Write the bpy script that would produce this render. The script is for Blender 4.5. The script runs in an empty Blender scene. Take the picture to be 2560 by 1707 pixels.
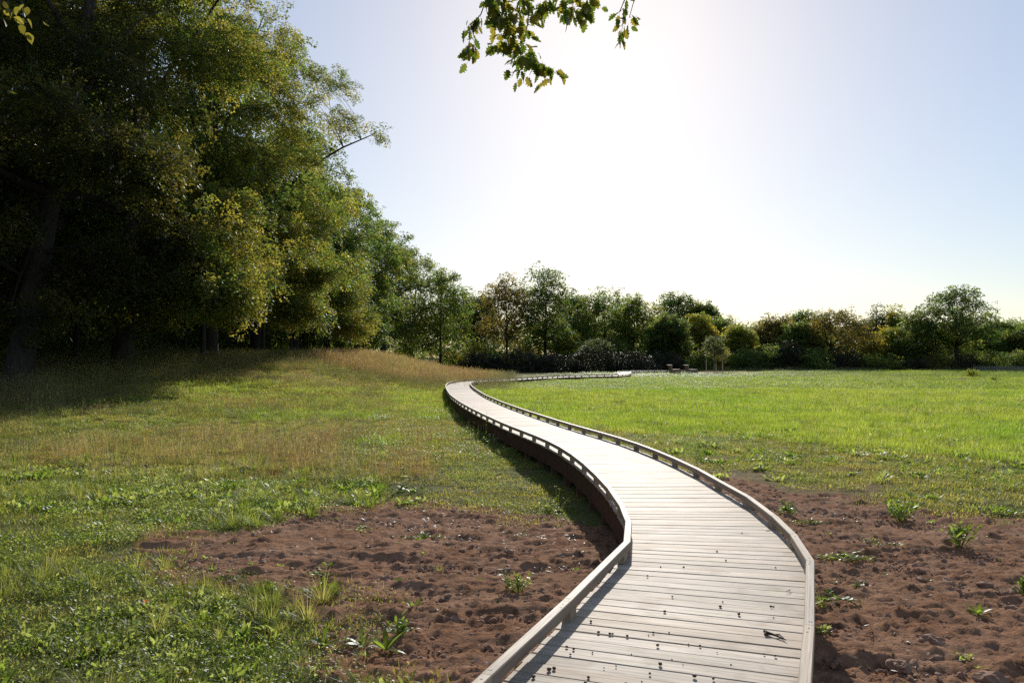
import bpy, bmesh, math, random
import numpy as np
from math import sin, cos, pi, radians, sqrt, exp, atan2, tan
from mathutils import Vector, Matrix, Euler

S = bpy.context.scene
COL = S.collection
rng = np.random.default_rng(7)
random.seed(7)

# ------------------------------------------------------------ camera
EYE = 2.05
cd = bpy.data.cameras.new("camera"); cam = bpy.data.objects.new("camera", cd); COL.objects.link(cam)
cam.location = (0, 0, EYE)
cam.rotation_euler = (radians(90 + 1.23), 0, 0)
cd.sensor_width = 36.0; cd.lens = 36.0 * 2066 / 2560
cd.clip_start = 0.05; cd.clip_end = 3000
S.camera = cam
# ------------------------------------------------------------ light
SUN_EL, SUN_AZ = radians(23.4), radians(6.9)          # azimuth measured from +Y towards +X
W = bpy.data.worlds.new("World"); S.world = W; W.use_nodes = True
nt = W.node_tree; bg = nt.nodes["Background"]
sky = nt.nodes.new("ShaderNodeTexSky"); sky.sky_type = 'NISHITA'; sky.sun_disc = False
sky.sun_elevation = SUN_EL; sky.sun_rotation = SUN_AZ
sky.air_density = 0.8; sky.dust_density = 0.42; sky.ozone_density = 0.5; sky.altitude = 60
# soft contrast curve on the sky's brightness (thin autumn haze evens it out)
bw_ = nt.nodes.new("ShaderNodeRGBToBW"); nt.links.new(sky.outputs[0], bw_.inputs[0])
pw = nt.nodes.new("ShaderNodeMath"); pw.operation = 'POWER'; nt.links.new(bw_.outputs[0], pw.inputs[0]); pw.inputs[1].default_value = -0.42
sc_ = nt.nodes.new("ShaderNodeVectorMath"); sc_.operation = 'SCALE'; nt.links.new(sky.outputs[0], sc_.inputs[0]); nt.links.new(pw.outputs[0], sc_.inputs['Scale'])
hs_ = nt.nodes.new("ShaderNodeHueSaturation"); nt.links.new(sc_.outputs[0], hs_.inputs['Color']); hs_.inputs['Saturation'].default_value = .90; hs_.inputs['Value'].default_value = 1.80
nt.links.new(hs_.outputs[0], bg.inputs[0]); bg.inputs[1].default_value = 0.125
sl = bpy.data.lights.new("sun", 'SUN'); so = bpy.data.objects.new("sun", sl); COL.objects.link(so)
sl.energy = 4.8; sl.angle = radians(0.53); sl.color = (1.0, 0.93, 0.82)
sd = Vector((sin(SUN_AZ) * cos(SUN_EL), cos(SUN_AZ) * cos(SUN_EL), sin(SUN_EL)))
so.rotation_euler = sd.to_track_quat('Z', 'Y').to_euler()
so.location = (20, 60, 60)
S.view_settings.view_transform = 'Standard'; S.view_settings.look = 'None'
S.view_settings.gamma = 1.0; S.view_settings.exposure = 0.05
S.cycles.max_bounces = 6; S.cycles.diffuse_bounces = 3; S.cycles.glossy_bounces = 2
S.cycles.transmission_bounces = 4; S.cycles.transparent_max_bounces = 4
S.cycles.sample_clamp_indirect = 6
S.cycles.use_denoising = False
try:
    S.cycles.denoiser = 'OPENIMAGEDENOISE'; S.cycles.denoising_input_passes = 'RGB_ALBEDO_NORMAL'
except Exception: pass
S.cycles.use_adaptive_sampling = True; S.cycles.adaptive_threshold = 0.006

# ------------------------------------------------------------ helpers
K = 2560 / 2352
F = 2066.0; HY = 898.0
def gp(u, v, h=EYE):
    """world point on the level plane h below the eye for a point of the 2352-wide photo"""
    px, py = u * K, v * K
    d = h * F / (py - HY)
    return ((px - 1280) / F * d, d)
def toD(x, y):
    return ((x / y * F + 1280) / K, (EYE / y * F + HY) / K)

_P = np.random.default_rng(3).random((256, 256))
def vnoise(x, y):
    xi = np.floor(x).astype(int); yi = np.floor(y).astype(int)
    fx = x - xi; fy = y - yi
    fx = fx * fx * (3 - 2 * fx); fy = fy * fy * (3 - 2 * fy)
    a = _P[xi & 255, yi & 255]; b = _P[(xi + 1) & 255, yi & 255]
    c = _P[xi & 255, (yi + 1) & 255]; d = _P[(xi + 1) & 255, (yi + 1) & 255]
    return (a * (1 - fx) + b * fx) * (1 - fy) + (c * (1 - fx) + d * fx) * fy - .5
def fbm(x, y, o=4, g=.5):
    s = 0; a = 1.0
    for i in range(o):
        s = s + a * vnoise(x * 2 ** i + 17.3 * i, y * 2 ** i + 9.1 * i); a *= g
    return s
def sst(a, b, x):
    t = np.clip((x - a) / (b - a), 0, 1); return t * t * (3 - 2 * t)
def inpoly(px, py, poly):
    r = np.zeros(np.shape(px), bool); n = len(poly); j = n - 1
    for i in range(n):
        xi, yi = poly[i]; xj, yj = poly[j]
        c = ((yi > py) != (yj > py)) & (px < (xj - xi) * (py - yi) / (yj - yi + 1e-12) + xi)
        r ^= c; j = i
    return r

# ---- boardwalk centre line and rails (metres)
RL = [(-2.75,-3.1),(-2.2,-1.6),(-1.57,0),(-.83,2.0),(-.12,3.9),(.33,5.05),(.92,6.7),(1.05,7.5),(1.11,8.4),(1.12,9.4),(1.10,10.5),(1.05,11.6),(.95,12.9),(.82,14.1),(.65,15.2),(.45,16.2),(.2,17.3),(-.08,18.6),(-.36,20.1),(-.66,21.8),(-1.0,23.7),(-1.37,26),(-1.75,28.4),(-2.1,31),(-2.48,33.8),(-2.83,37),(-3.13,40),(-3.45,43.3),(-3.73,46.6),(-3.95,50),(-4.08,53.5)]
CF = [(-3.2,56.6),(-2.75,59.4),(-1.45,62.2),(.25,65.6),(1.9,69.5),(3.7,73.2),(5.8,76.4),(8.0,78.6),(9.9,80.7),(11.3,84.5),(12.5,92),(13.9,102),(16,108.6),(20,112),(25,114)]
def catmull(P, step=.1):
    P = [np.array(p, float) for p in P]; P = [2 * P[0] - P[1]] + P + [2 * P[-1] - P[-2]]; out = []
    for i in range(1, len(P) - 2):
        p0, p1, p2, p3 = P[i - 1:i + 3]; n = max(2, int(np.linalg.norm(p2 - p1) / step))
        for k in range(n):
            t = k / n
            out.append(.5 * (2 * p1 + (p2 - p0) * t + (2 * p0 - 5 * p1 + 4 * p2 - p3) * t * t + (3 * p1 - p0 - 3 * p2 + p3) * t ** 3))
    out.append(P[-2]); return np.array(out)
def resample(P, step):
    d = np.r_[0, np.cumsum(np.linalg.norm(np.diff(P, axis=0), axis=1))]
    s = np.arange(0, d[-1], step)
    return np.c_[np.interp(s, d, P[:, 0]), np.interp(s, d, P[:, 1])]
def smooth(P, n):
    for _ in range(n):
        Q = P.copy(); Q[1:-1] = (P[:-2] + 2 * P[1:-1] + P[2:]) / 4; P = Q
    return P
def normals(P):
    t = np.gradient(P, axis=0); t /= np.linalg.norm(t, axis=1)[:, None]
    return np.c_[t[:, 1], -t[:, 0]]                       # to the right of travel
HW = .72
_l = smooth(resample(catmull(RL), .25), 14)
_c = _l + normals(_l) * HW
CEN = smooth(resample(catmull(np.vstack([resample(_c, 1.5), CF])), .25), 10)
CEN = resample(CEN, .05); CN = normals(CEN)
DECK = .45
def path_dist(x, y):
    c = CEN[::8]; x = np.asarray(x, float); y = np.asarray(y, float)
    r = np.full(x.shape, 1e9)
    for a in c: r = np.minimum(r, (x - a[0]) ** 2 + (y - a[1]) ** 2)
    return np.sqrt(r)

# ---- zones (areas of bare soil and of growth), as outlines on the ground plane
SOIL_L = [(300,1218),(420,1205),(560,1222),(650,1180),(760,1160),(860,1150),(960,1142),(1120,1150),(1260,1168),(1500,1200),(1700,1700),(700,1700),(760,1560),(690,1440),(560,1385),(430,1370),(360,1320),(330,1260)]
SOIL_R = [(1560,1092),(1760,1112),(1850,1142),(1990,1150),(2100,1165),(2250,1178),(2420,1172),(2700,1180),(2700,2200),(1500,2200)]
SPARSE_R = [(1430,1020),(1560,1020),(1760,1060),(1960,1070),(2100,1090),(2000,1160),(1700,1200),(1500,1150)]
TURF_L = [(830,960),(1000,965),(1200,1050),(1330,1130),(1330,1180),(1100,1165),(940,1150),(860,1110),(850,1000)]
LUSH_F = [(1040,885),(1500,852),(3600,852),(4200,1100),(2352,1062),(2100,1042),(1900,1022),(1700,1006),(1500,996),(1340,985),(1150,935)]
LUSH_L = [(885,905),(1030,878),(1060,905),(1110,960),(1000,962),(900,945)]
BENCH_SOIL = [(1530,855.3),(1760,855.3),(1800,858.5),(1640,860),(1550,859)]
TRACK = [(2000,871),(2150,873.5),(2700,880.5),(2700,884),(2150,876.5),(2000,873.5)]
def Dmap(x, y, warp=1.0):
    wx = x + warp * .5 * fbm(x * .9, y * .9, 3); wy = y + warp * .8 * fbm(x * .9 + 40, y * .9 + 7, 3)
    return toD(wx, np.maximum(wy, 1.0))
def is_soil(x, y):
    u, v = Dmap(x, y)
    return inpoly(u, v, SOIL_L) | inpoly(u, v, SOIL_R) | inpoly(u, v, BENCH_SOIL) | (y < 3.2) & (x > -1)
def dens(x, y, poly, warp=1.0):
    u, v = Dmap(x, y, warp); return inpoly(u, v, poly)

def ground_base(x, y):
    x = np.asarray(x, float); y = np.asarray(y, float)
    h = .17 * sst(26, 50, y)
    h = h + 1.65 * sst(-4.5, -15, x) * sst(14, 60, y) + .3 * sst(-14, -30, x) * sst(4, 20, y)
    h = h + .72 * np.exp(-((x + 8.6) / 5.6) ** 2 - ((y - 66) / 9.0) ** 2)
    h = h - .10 * np.exp(-((x - .3) / 1.8) ** 2 - ((y - 12.5) / 4.0) ** 2)
    h = h + .5 * sst(135, 200, y)
    h = h + .10 * fbm(x * .12, y * .12, 3) * sst(14, 35, y) * sst(1.0, 3.5, np.abs(x - 1) + 0 * y)
    return h
def ground(x, y, fine=True):
    x = np.asarray(x, float); y = np.asarray(y, float)
    h = ground_base(x, y)
    near = 1 - sst(18, 40, y)
    h = h + near * .035 * fbm(x * 1.1, y * 1.1, 3)
    return h
def soil_relief(x, y, m):
    r = .046 * fbm(x * .8 + .35 * fbm(x * .5, y * .5, 2) * 3, y * 3.4, 3, .55)       # drag ridges across the view
    c = fbm(x * 7, y * 7, 4, .62); r += .050 * np.maximum(c - .08, 0) + .018 * c
    e = fbm(x * 23 + 5, y * 23, 3, .6); r += .034 * np.maximum(e, 0)
    return r * m

# ------------------------------------------------------------ materials
def new_mat(name):
    m = bpy.data.materials.new(name); m.use_nodes = True
    n = m.node_tree; n.nodes.clear(); o = n.nodes.new("ShaderNodeOutputMaterial")
    return m, n, o
def N(n, t, **kw):
    q = n.nodes.new(t)
    for k, v in kw.items():
        if k.startswith('i_'):
            k = k[2:]; k = int(k) if k.isdigit() else k
            q.inputs[k].default_value = v
        else: setattr(q, k, v)
    return q
def rgb(c): return (c[0], c[1], c[2], 1)
def mixc(n, fac, a, b):
    q = n.nodes.new("ShaderNodeMix"); q.data_type = 'RGBA'
    for s, v in ((0, fac), (6, a), (7, b)):
        if hasattr(v, 'is_linked') or hasattr(v, 'links'): n.links.new(v, q.inputs[s])
        else: q.inputs[s].default_value = v if s == 0 else rgb(v)
    return q.outputs[2]
def mathn(n, op, a, b=0.0, clamp=False):
    q = n.nodes.new("ShaderNodeMath"); q.operation = op; q.use_clamp = clamp
    for s, v in ((0, a), (1, b)):
        if hasattr(v, 'links'): n.links.new(v, q.inputs[s])
        else: q.inputs[s].default_value = v
    return q.outputs[0]
def ramp(n, src, lo, hi):
    q = N(n, "ShaderNodeMapRange"); n.links.new(src, q.inputs[0]); q.inputs[1].default_value = lo; q.inputs[2].default_value = hi
    return q.outputs[0]
def noise(n, scale, detail=3, vec=None, rough=.55):
    q = N(n, "ShaderNodeTexNoise"); q.inputs['Scale'].default_value = scale; q.inputs['Detail'].default_value = detail
    q.inputs['Roughness'].default_value = rough
    if vec is not None: n.links.new(vec, q.inputs['Vector'])
    return q.outputs[0]

def leaf_mat(name, a, b, c=None, scale=.6, trans=.5, gloss=.45, gw=.032, tgain=4.4, cfac=.35):
    """thin leaf: a/b mixed by a slow noise, c = odd-coloured (autumn) leaves by sprig"""
    m, n, o = new_mat(name)
    geo = N(n, "ShaderNodeNewGeometry"); oi = N(n, "ShaderNodeObjectInfo"); ra = N(n, "ShaderNodeAttribute", attribute_name="rnd")
    rnd = mathn(n, 'FRACT', mathn(n, 'ADD', oi.outputs['Random'], ra.outputs['Fac']))
    f1 = ramp(n, noise(n, scale, 2, geo.outputs['Position']), .35, .65)
    col = mixc(n, f1, a, b)
    if c is not None:
        f2 = ramp(n, mathn(n, 'ADD', mathn(n, 'MULTIPLY', rnd, .5), noise(n, scale * .45, 2, geo.outputs['Position'])), 1.0 - cfac, 1.08 - cfac)
        col = mixc(n, f2, col, c)
    v = mathn(n, 'ADD', mathn(n, 'MULTIPLY', rnd, .5), .75)
    hsv = N(n, "ShaderNodeHueSaturation"); n.links.new(col, hsv.inputs['Color']); n.links.new(v, hsv.inputs['Value'])
    col = hsv.outputs[0]
    d = N(n, "ShaderNodeBsdfDiffuse"); n.links.new(col, d.inputs[0])
    t = N(n, "ShaderNodeBsdfTranslucent")
    g2 = N(n, "ShaderNodeMix", data_type='RGBA', blend_type='MULTIPLY'); g2.inputs[0].default_value = 1
    n.links.new(col, g2.inputs[6]); g2.inputs[7].default_value = (tgain * 1.05, tgain, tgain * .62, 1)
    n.links.new(g2.outputs[2], t.inputs[0])
    mx = N(n, "ShaderNodeMixShader"); mx.inputs[0].default_value = trans
    n.links.new(d.outputs[0], mx.inputs[1]); n.links.new(t.outputs[0], mx.inputs[2])
    gl = N(n, "ShaderNodeBsdfGlossy"); gl.inputs['Roughness'].default_value = gloss; gl.inputs[0].default_value = (.9, .95, 1, 1)
    fr = N(n, "ShaderNodeFresnel"); fr.inputs[0].default_value = 1.4
    m2 = N(n, "ShaderNodeMixShader"); n.links.new(mathn(n, 'MULTIPLY', fr.outputs[0], gw * 10 * .5, True), m2.inputs[0])
    n.links.new(mx.outputs[0], m2.inputs[1]); n.links.new(gl.outputs[0], m2.inputs[2])
    n.links.new(m2.outputs[0], o.inputs[0]); return m

def bark_mat(name, a, b):
    m, n, o = new_mat(name); geo = N(n, "ShaderNodeNewGeometry")
    mp = N(n, "ShaderNodeMapping"); n.links.new(geo.outputs['Position'], mp.inputs[0]); mp.inputs['Scale'].default_value = (1, 1, .25)
    nz = noise(n, 9, 5, mp.outputs[0], .65)
    p = N(n, "ShaderNodeBsdfPrincipled"); n.links.new(mixc(n, ramp(n, nz, .35, .65), a, b), p.inputs['Base Color']); p.inputs['Roughness'].default_value = .9
    bp = N(n, "ShaderNodeBump"); bp.inputs['Strength'].default_value = .8; bp.inputs['Distance'].default_value = .05
    n.links.new(nz, bp.inputs['Height']); n.links.new(bp.outputs[0], p.inputs['Normal'])
    n.links.new(p.outputs[0], o.inputs[0]); return m

def wood_mat(name, a, b, dark, rough=.55, spec=.5, stain=(.30, .22, .12), stain2=(.33, .235, .150)):
    m, n, o = new_mat(name); tc = N(n, "ShaderNodeTexCoord"); oi = N(n, "ShaderNodeObjectInfo"); geo = N(n, "ShaderNodeNewGeometry")
    at = N(n, "ShaderNodeAttribute", attribute_name="grain")          # along-board coordinate frame stored on the mesh
    off = N(n, "ShaderNodeVectorMath", operation='ADD'); n.links.new(at.outputs['Vector'], off.inputs[0])
    cmb = N(n, "ShaderNodeCombineXYZ"); n.links.new(mathn(n, 'MULTIPLY', oi.outputs['Random'], 37.0), cmb.inputs[0]); n.links.new(mathn(n, 'MULTIPLY', oi.outputs['Random'], 91.0), cmb.inputs[1])
    n.links.new(cmb.outputs[0], off.inputs[1])
    mp = N(n, "ShaderNodeMapping"); n.links.new(off.outputs[0], mp.inputs[0]); mp.inputs['Scale'].default_value = (1.3, 42, 42)
    g = noise(n, 1.6, 6, mp.outputs[0], .7)
    big = noise(n, 1.1, 3, off.outputs[0])
    c = mixc(n, ramp(n, big, .3, .7), a, b)
    c = mixc(n, mathn(n, 'MULTIPLY', ramp(n, g, .46, .70), .75), c, dark)
    # rare knots / brown water stains
    st = noise(n, 3.2, 4, off.outputs[0], .6)
    c = mixc(n, mathn(n, 'MULTIPLY', ramp(n, st, .53, .68), .65), c, stain)
    r2 = mathn(n, 'FRACT', mathn(n, 'MULTIPLY', oi.outputs['Random'], 13.7)); c = mixc(n, mathn(n, 'MULTIPLY', ramp(n, r2, .45, 1.0), .55), c, stain2)
    v = mathn(n, 'ADD', mathn(n, 'MULTIPLY', oi.outputs['Random'], .38), .82)
    hsv = N(n, "ShaderNodeHueSaturation"); n.links.new(c, hsv.inputs['Color']); n.links.new(v, hsv.inputs['Value'])
    p = N(n, "ShaderNodeBsdfPrincipled"); n.links.new(hsv.outputs[0], p.inputs['Base Color'])
    n.links.new(mathn(n, 'ADD', mathn(n, 'MULTIPLY', g, .25), rough - .12), p.inputs['Roughness'])
    p.inputs['Specular IOR Level'].default_value = spec
    bp = N(n, "ShaderNodeBump"); bp.inputs['Strength'].default_value = .35; bp.inputs['Distance'].default_value = .004
    n.links.new(g, bp.inputs['Height']); n.links.new(bp.outputs[0], p.inputs['Normal'])
    n.links.new(p.outputs[0], o.inputs[0]); return m

def plain_mat(name, a, b, scale=8, rough=.8, bump=.3, dist=.01, spec=.3):
    m, n, o = new_mat(name); geo = N(n, "ShaderNodeNewGeometry")
    nz = noise(n, scale, 4, geo.outputs['Position'], .6)
    p = N(n, "ShaderNodeBsdfPrincipled"); n.links.new(mixc(n, ramp(n, nz, .35, .65), a, b), p.inputs['Base Color'])
    p.inputs['Roughness'].default_value = rough; p.inputs['Specular IOR Level'].default_value = spec
    bp = N(n, "ShaderNodeBump"); bp.inputs['Strength'].default_value = bump; bp.inputs['Distance'].default_value = dist
    n.links.new(nz, bp.inputs['Height']); n.links.new(bp.outputs[0], p.inputs['Normal'])
    n.links.new(p.outputs[0], o.inputs[0]); return m

def ground_mat():
    m, n, o = new_mat("ground_soil_and_turf"); geo = N(n, "ShaderNodeNewGeometry"); P = geo.outputs['Position']
    at = N(n, "ShaderNodeAttribute", attribute_name="veg"); dr = N(n, "ShaderNodeAttribute", attribute_name="dry")
    n1 = noise(n, 1.3, 5, P); n2 = noise(n, 38, 5, P, .7); n3 = noise(n, 9, 4, P, .6)
    soil = mixc(n, ramp(n, n1, .35, .65), (.245, .118, .060), (.335, .185, .108))
    soil = mixc(n, ramp(n, n3, .50, .74), soil, (.085, .040, .024))
    soil = mixc(n, mathn(n, 'MULTIPLY', ramp(n, n2, .62, .72), .6), soil, (.40, .30, .24))
    turf = mixc(n, ramp(n, noise(n, .7, 5, P, .65), .38, .62), (.105, .120, .030), (.150, .145, .048))
    turf = mixc(n, ramp(n, n3, .5, .7), turf, (.12, .085, .045))
    dry = mixc(n, ramp(n, noise(n, .9, 4, P), .4, .6), (.13, .12, .045), (.13, .085, .045))
    gcol = mixc(n, dr.outputs['Fac'], turf, dry)
    fac = ramp(n, mathn(n, 'ADD', at.outputs['Fac'], mathn(n, 'MULTIPLY', mathn(n, 'SUBTRACT', n3, .5), .9)), .35, .65)
    col = mixc(n, fac, soil, gcol)
    p = N(n, "ShaderNodeBsdfPrincipled"); n.links.new(col, p.inputs['Base Color']); p.inputs['Roughness'].default_value = 1; p.inputs['Specular IOR Level'].default_value = .08
    bp = N(n, "ShaderNodeBump"); bp.inputs['Strength'].default_value = 1.0; bp.inputs['Distance'].default_value = .02
    n.links.new(mathn(n, 'ADD', n2, n3), bp.inputs['Height']); n.links.new(bp.outputs[0], p.inputs['Normal'])
    n.links.new(p.outputs[0], o.inputs[0]); return m

M = {}
M['ground'] = ground_mat()
M['plank'] = wood_mat("weathered_planks", (.42, .340, .255), (.53, .450, .355), (.13, .085, .052), .68, .24, (.16, .10, .055))
M['rail'] = wood_mat("rail_timber", (.27, .20, .145), (.33, .27, .21), (.14, .10, .07), .62, .3)
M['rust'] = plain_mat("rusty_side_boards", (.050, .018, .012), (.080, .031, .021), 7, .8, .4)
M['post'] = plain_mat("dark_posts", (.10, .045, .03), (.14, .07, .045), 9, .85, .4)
M['screw'] = plain_mat("screw_heads", (.10, .085, .075), (.06, .05, .045), 60, .6, .1)
M['clod'] = plain_mat("soil_clods", (.23, .115, .065), (.33, .20, .13), 14, .9, .8, .02)
M['pebble'] = plain_mat("pale_pebbles", (.33, .26, .21), (.42, .36, .31), 20, .7, .3)
M['acorn'] = plain_mat("acorn_shell", (.09, .045, .028), (.15, .08, .045), 50, .5, .2)
M['twigbark'] = plain_mat("dead_twig", (.05, .032, .022), (.09, .06, .04), 40, .8, .4)
M['bark'] = bark_mat("grey_brown_bark", (.060, .048, .036), (.13, .105, .08))
M['barkd'] = bark_mat("dark_bark", (.022, .018, .014), (.050, .040, .030))
M['barkl'] = bark_mat("pale_bark", (.16, .15, .12), (.27, .25, .21))
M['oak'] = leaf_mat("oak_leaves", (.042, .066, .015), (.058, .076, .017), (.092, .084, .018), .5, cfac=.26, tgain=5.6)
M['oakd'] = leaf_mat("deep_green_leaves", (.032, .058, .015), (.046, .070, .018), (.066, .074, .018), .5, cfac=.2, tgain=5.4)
M['oaks'] = leaf_mat("shade_darkened_oak_leaves", (.026, .036, .010), (.036, .044, .011), (.055, .050, .012), .5, cfac=.22, tgain=3.6)  # darker copy of the oak leaves, the wood's self-shade put into the colour
M['green'] = leaf_mat("mid_green_leaves", (.046, .080, .018), (.064, .095, .022), (.090, .095, .02), .4, cfac=.24, tgain=5)
M['lime'] = leaf_mat("fresh_green_leaves", (.078, .115, .022), (.105, .135, .026), (.15, .13, .025), .4, cfac=.3, trans=.55)
M['autumn'] = leaf_mat("autumn_leaves", (.078, .076, .020), (.062, .074, .020), (.098, .076, .022), .5, cfac=.3, tgain=4.4)
M['silver'] = leaf_mat("silvery_leaves", (.075, .095, .045), (.095, .110, .055), None, .5, gw=.03, tgain=3)
M['bramble'] = leaf_mat("bramble_leaves", (.022, .030, .014), (.032, .040, .018), (.06, .05, .03), .5, trans=.25, cfac=.25, tgain=1.5)
M['grass'] = leaf_mat("meadow_grass", (.105, .165, .020), (.140, .180, .026), (.15, .175, .035), .16, trans=.55, gloss=.42, gw=.03, cfac=.18, tgain=4.2)
M['grass2'] = leaf_mat("tuft_grass", (.095, .135, .025), (.14, .165, .035), (.17, .17, .06), .9, trans=.5, gloss=.42, gw=.035, cfac=.25, tgain=3.4)
M['turf'] = leaf_mat("low_turf", (.120, .160, .030), (.150, .170, .042), (.17, .155, .045), .8, trans=.45, gloss=.45, gw=.03, cfac=.27, tgain=4.0)
M['weed'] = leaf_mat("broad_weed_leaves", (.075, .125, .018), (.105, .150, .024), (.12, .14, .05), 1.2, trans=.5, gloss=.40, gw=.045, cfac=.3, tgain=5)
M['dry'] = leaf_mat("dry_red_grass", (.25, .135, .080), (.30, .185, .105), (.30, .24, .12), .35, trans=.4, gloss=.5, gw=.03, tgain=2.6, cfac=.3)
M['straw'] = leaf_mat("straw_grass", (.24, .20, .12), (.20, .18, .09), (.16, .16, .06), .35, trans=.4, gloss=.5, gw=.03, tgain=1.8, cfac=.4)
M['litter'] = leaf_mat("pale_dead_leaves_and_glints", (.36, .30, .26), (.44, .39, .35), (.25, .17, .11), 3, trans=.2, gloss=.45, gw=.06, tgain=1.2, cfac=.35)
M['yellow'] = leaf_mat("yellow_flowers", (.65, .42, .03), (.70, .50, .04), None, 3, trans=.3, tgain=1.1)
M['orange'] = leaf_mat("orange_flowers", (.75, .22, .02), (.70, .30, .02), None, 3, trans=.3, tgain=1.1)
M['benchwood'] = plain_mat("bench_timber", (.24, .14, .09), (.34, .22, .15), 6, .7, .3)
M['benchpale'] = plain_mat("pale_bench_cap", (.55, .45, .36), (.62, .54, .45), 6, .6, .2)
M['stake'] = plain_mat("stake_wood", (.42, .32, .20), (.50, .40, .27), 6, .7, .3)
M['tie'] = plain_mat("black_tie", (.03, .03, .03), (.04, .04, .04), 6, .6, .1)

# ------------------------------------------------------------ mesh / object helpers
def mesh_np(name, V, Fc, mat=None, smooth_=False):
    me = bpy.data.meshes.new(name)
    V = np.asarray(V, np.float32)
    if isinstance(Fc, np.ndarray):
        me.vertices.add(len(V)); me.vertices.foreach_set('co', V.ravel())
        k = Fc.shape[1]; me.loops.add(Fc.size); me.loops.foreach_set('vertex_index', Fc.ravel().astype(np.int32))
        me.polygons.add(len(Fc)); me.polygons.foreach_set('loop_start', np.arange(0, Fc.size, k, dtype=np.int32))
        me.polygons.foreach_set('loop_total', np.full(len(Fc), k, np.int32))
        me.update(calc_edges=True)
    else:
        me.from_pydata([tuple(map(float, v)) for v in V], [], Fc); me.update()
    if smooth_: me.polygons.foreach_set('use_smooth', np.ones(len(me.polygons), bool))
    if mat: me.materials.append(mat)
    return me
def obj(name, me, parent=None, loc=None, rot=None, scale=None):
    o = bpy.data.objects.new(name, me); COL.objects.link(o)
    if parent is not None: o.parent = parent
    if loc is not None: o.location = loc
    if rot is not None: o.rotation_euler = rot
    if scale is not None: o.scale = scale if hasattr(scale, '__len__') else (scale,) * 3
    return o
def tag(o, label=None, cat=None, group=None, kind=None):
    if label: o['label'] = label
    if cat: o['category'] = cat
    if group: o['group'] = group
    if kind: o['kind'] = kind
    return o
def empty(name, loc, label, cat, group=None):
    o = bpy.data.objects.new(name, None); COL.objects.link(o); o.location = loc; o.empty_display_size = .2
    return tag(o, label, cat, group)

class MB:
    """collects geometry in python lists"""
    def __init__(s): s.V = []; s.F = []
    def add(s, V, Fc):
        k = len(s.V); s.V += [tuple(v) for v in V]; s.F += [tuple(i + k for i in f) for f in Fc]
    def tube(s, P, R, n=6, cap=True):
        P = [Vector(p) for p in P]; k = len(s.V); m = len(P); up = Vector((.13, .21, 1)).normalized()
        for i, p in enumerate(P):
            t = (P[min(i + 1, m - 1)] - P[max(i - 1, 0)]).normalized()
            a = t.cross(up)
            if a.length < .05: a = t.cross(Vector((1, 0, 0)))
            a.normalize(); b = t.cross(a)
            for j in range(n):
                q = p + (a * cos(2 * pi * j / n) + b * sin(2 * pi * j / n)) * R[i]; s.V.append((q.x, q.y, q.z))
        for i in range(m - 1):
            for j in range(n):
                a0 = k + i * n + j; a1 = k + i * n + (j + 1) % n; s.F.append((a0, a1, a1 + n, a0 + n))
        if cap: s.F.append(tuple(k + (m - 1) * n + j for j in range(n))); s.F.append(tuple(k + n - 1 - j for j in range(n)))
    def strip(s, base, az, tilt, L, w, bend, seg=3, fold=0.0, peak=.35, roll=0.0):
        """a leaf or blade: starts at base heading az/tilt (tilt from vertical), bending over"""
        k = len(s.V); p = Vector(base); a = tilt; d = L / seg
        side = Vector((-sin(az), cos(az), 0))
        for i in range(seg + 1):
            t = i / seg
            if peak <= 0: wd = w * (1 - t) ** .8 + w * .04
            else: wd = w * max(.06, (sin(pi * min(1, (t / (2 * peak)) if t < peak else .5 + .5 * (t - peak) / (1 - peak))))) if 0 < t < 1 else w * .08
            up = Vector((cos(az) * -cos(a), sin(az) * -cos(a), sin(a)))
            sd_ = side * cos(roll) + up * sin(roll)
            s.V.append(tuple(p + sd_ * wd / 2)); s.V.append(tuple(p - sd_ * wd / 2))
            a = a + bend / seg
            p = p + Vector((cos(az) * sin(a), sin(az) * sin(a), cos(a))) * d
        for i in range(seg): s.F.append((k + 2 * i, k + 2 * i + 1, k + 2 * i + 3, k + 2 * i + 2))
    def box(s, c, d, rz=0):
        x, y, z = d[0] / 2, d[1] / 2, d[2] / 2; r = Matrix.Rotation(rz, 3, 'Z')
        V = [Vector(c) + r @ Vector((i * x, j * y, l * z)) for l in (-1, 1) for j in (-1, 1) for i in (-1, 1)]
        s.add(V, [(0, 2, 3, 1), (4, 5, 7, 6), (0, 1, 5, 4), (2, 6, 7, 3), (0, 4, 6, 2), (1, 3, 7, 5)])
    def mesh(s, name, mat=None, smooth_=False):
        me = bpy.data.meshes.new(name); me.from_pydata(s.V, [], s.F); me.update()
        if smooth_: me.polygons.foreach_set('use_smooth', np.ones(len(me.polygons), bool))
        if mat: me.materials.append(mat)
        return me

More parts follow.
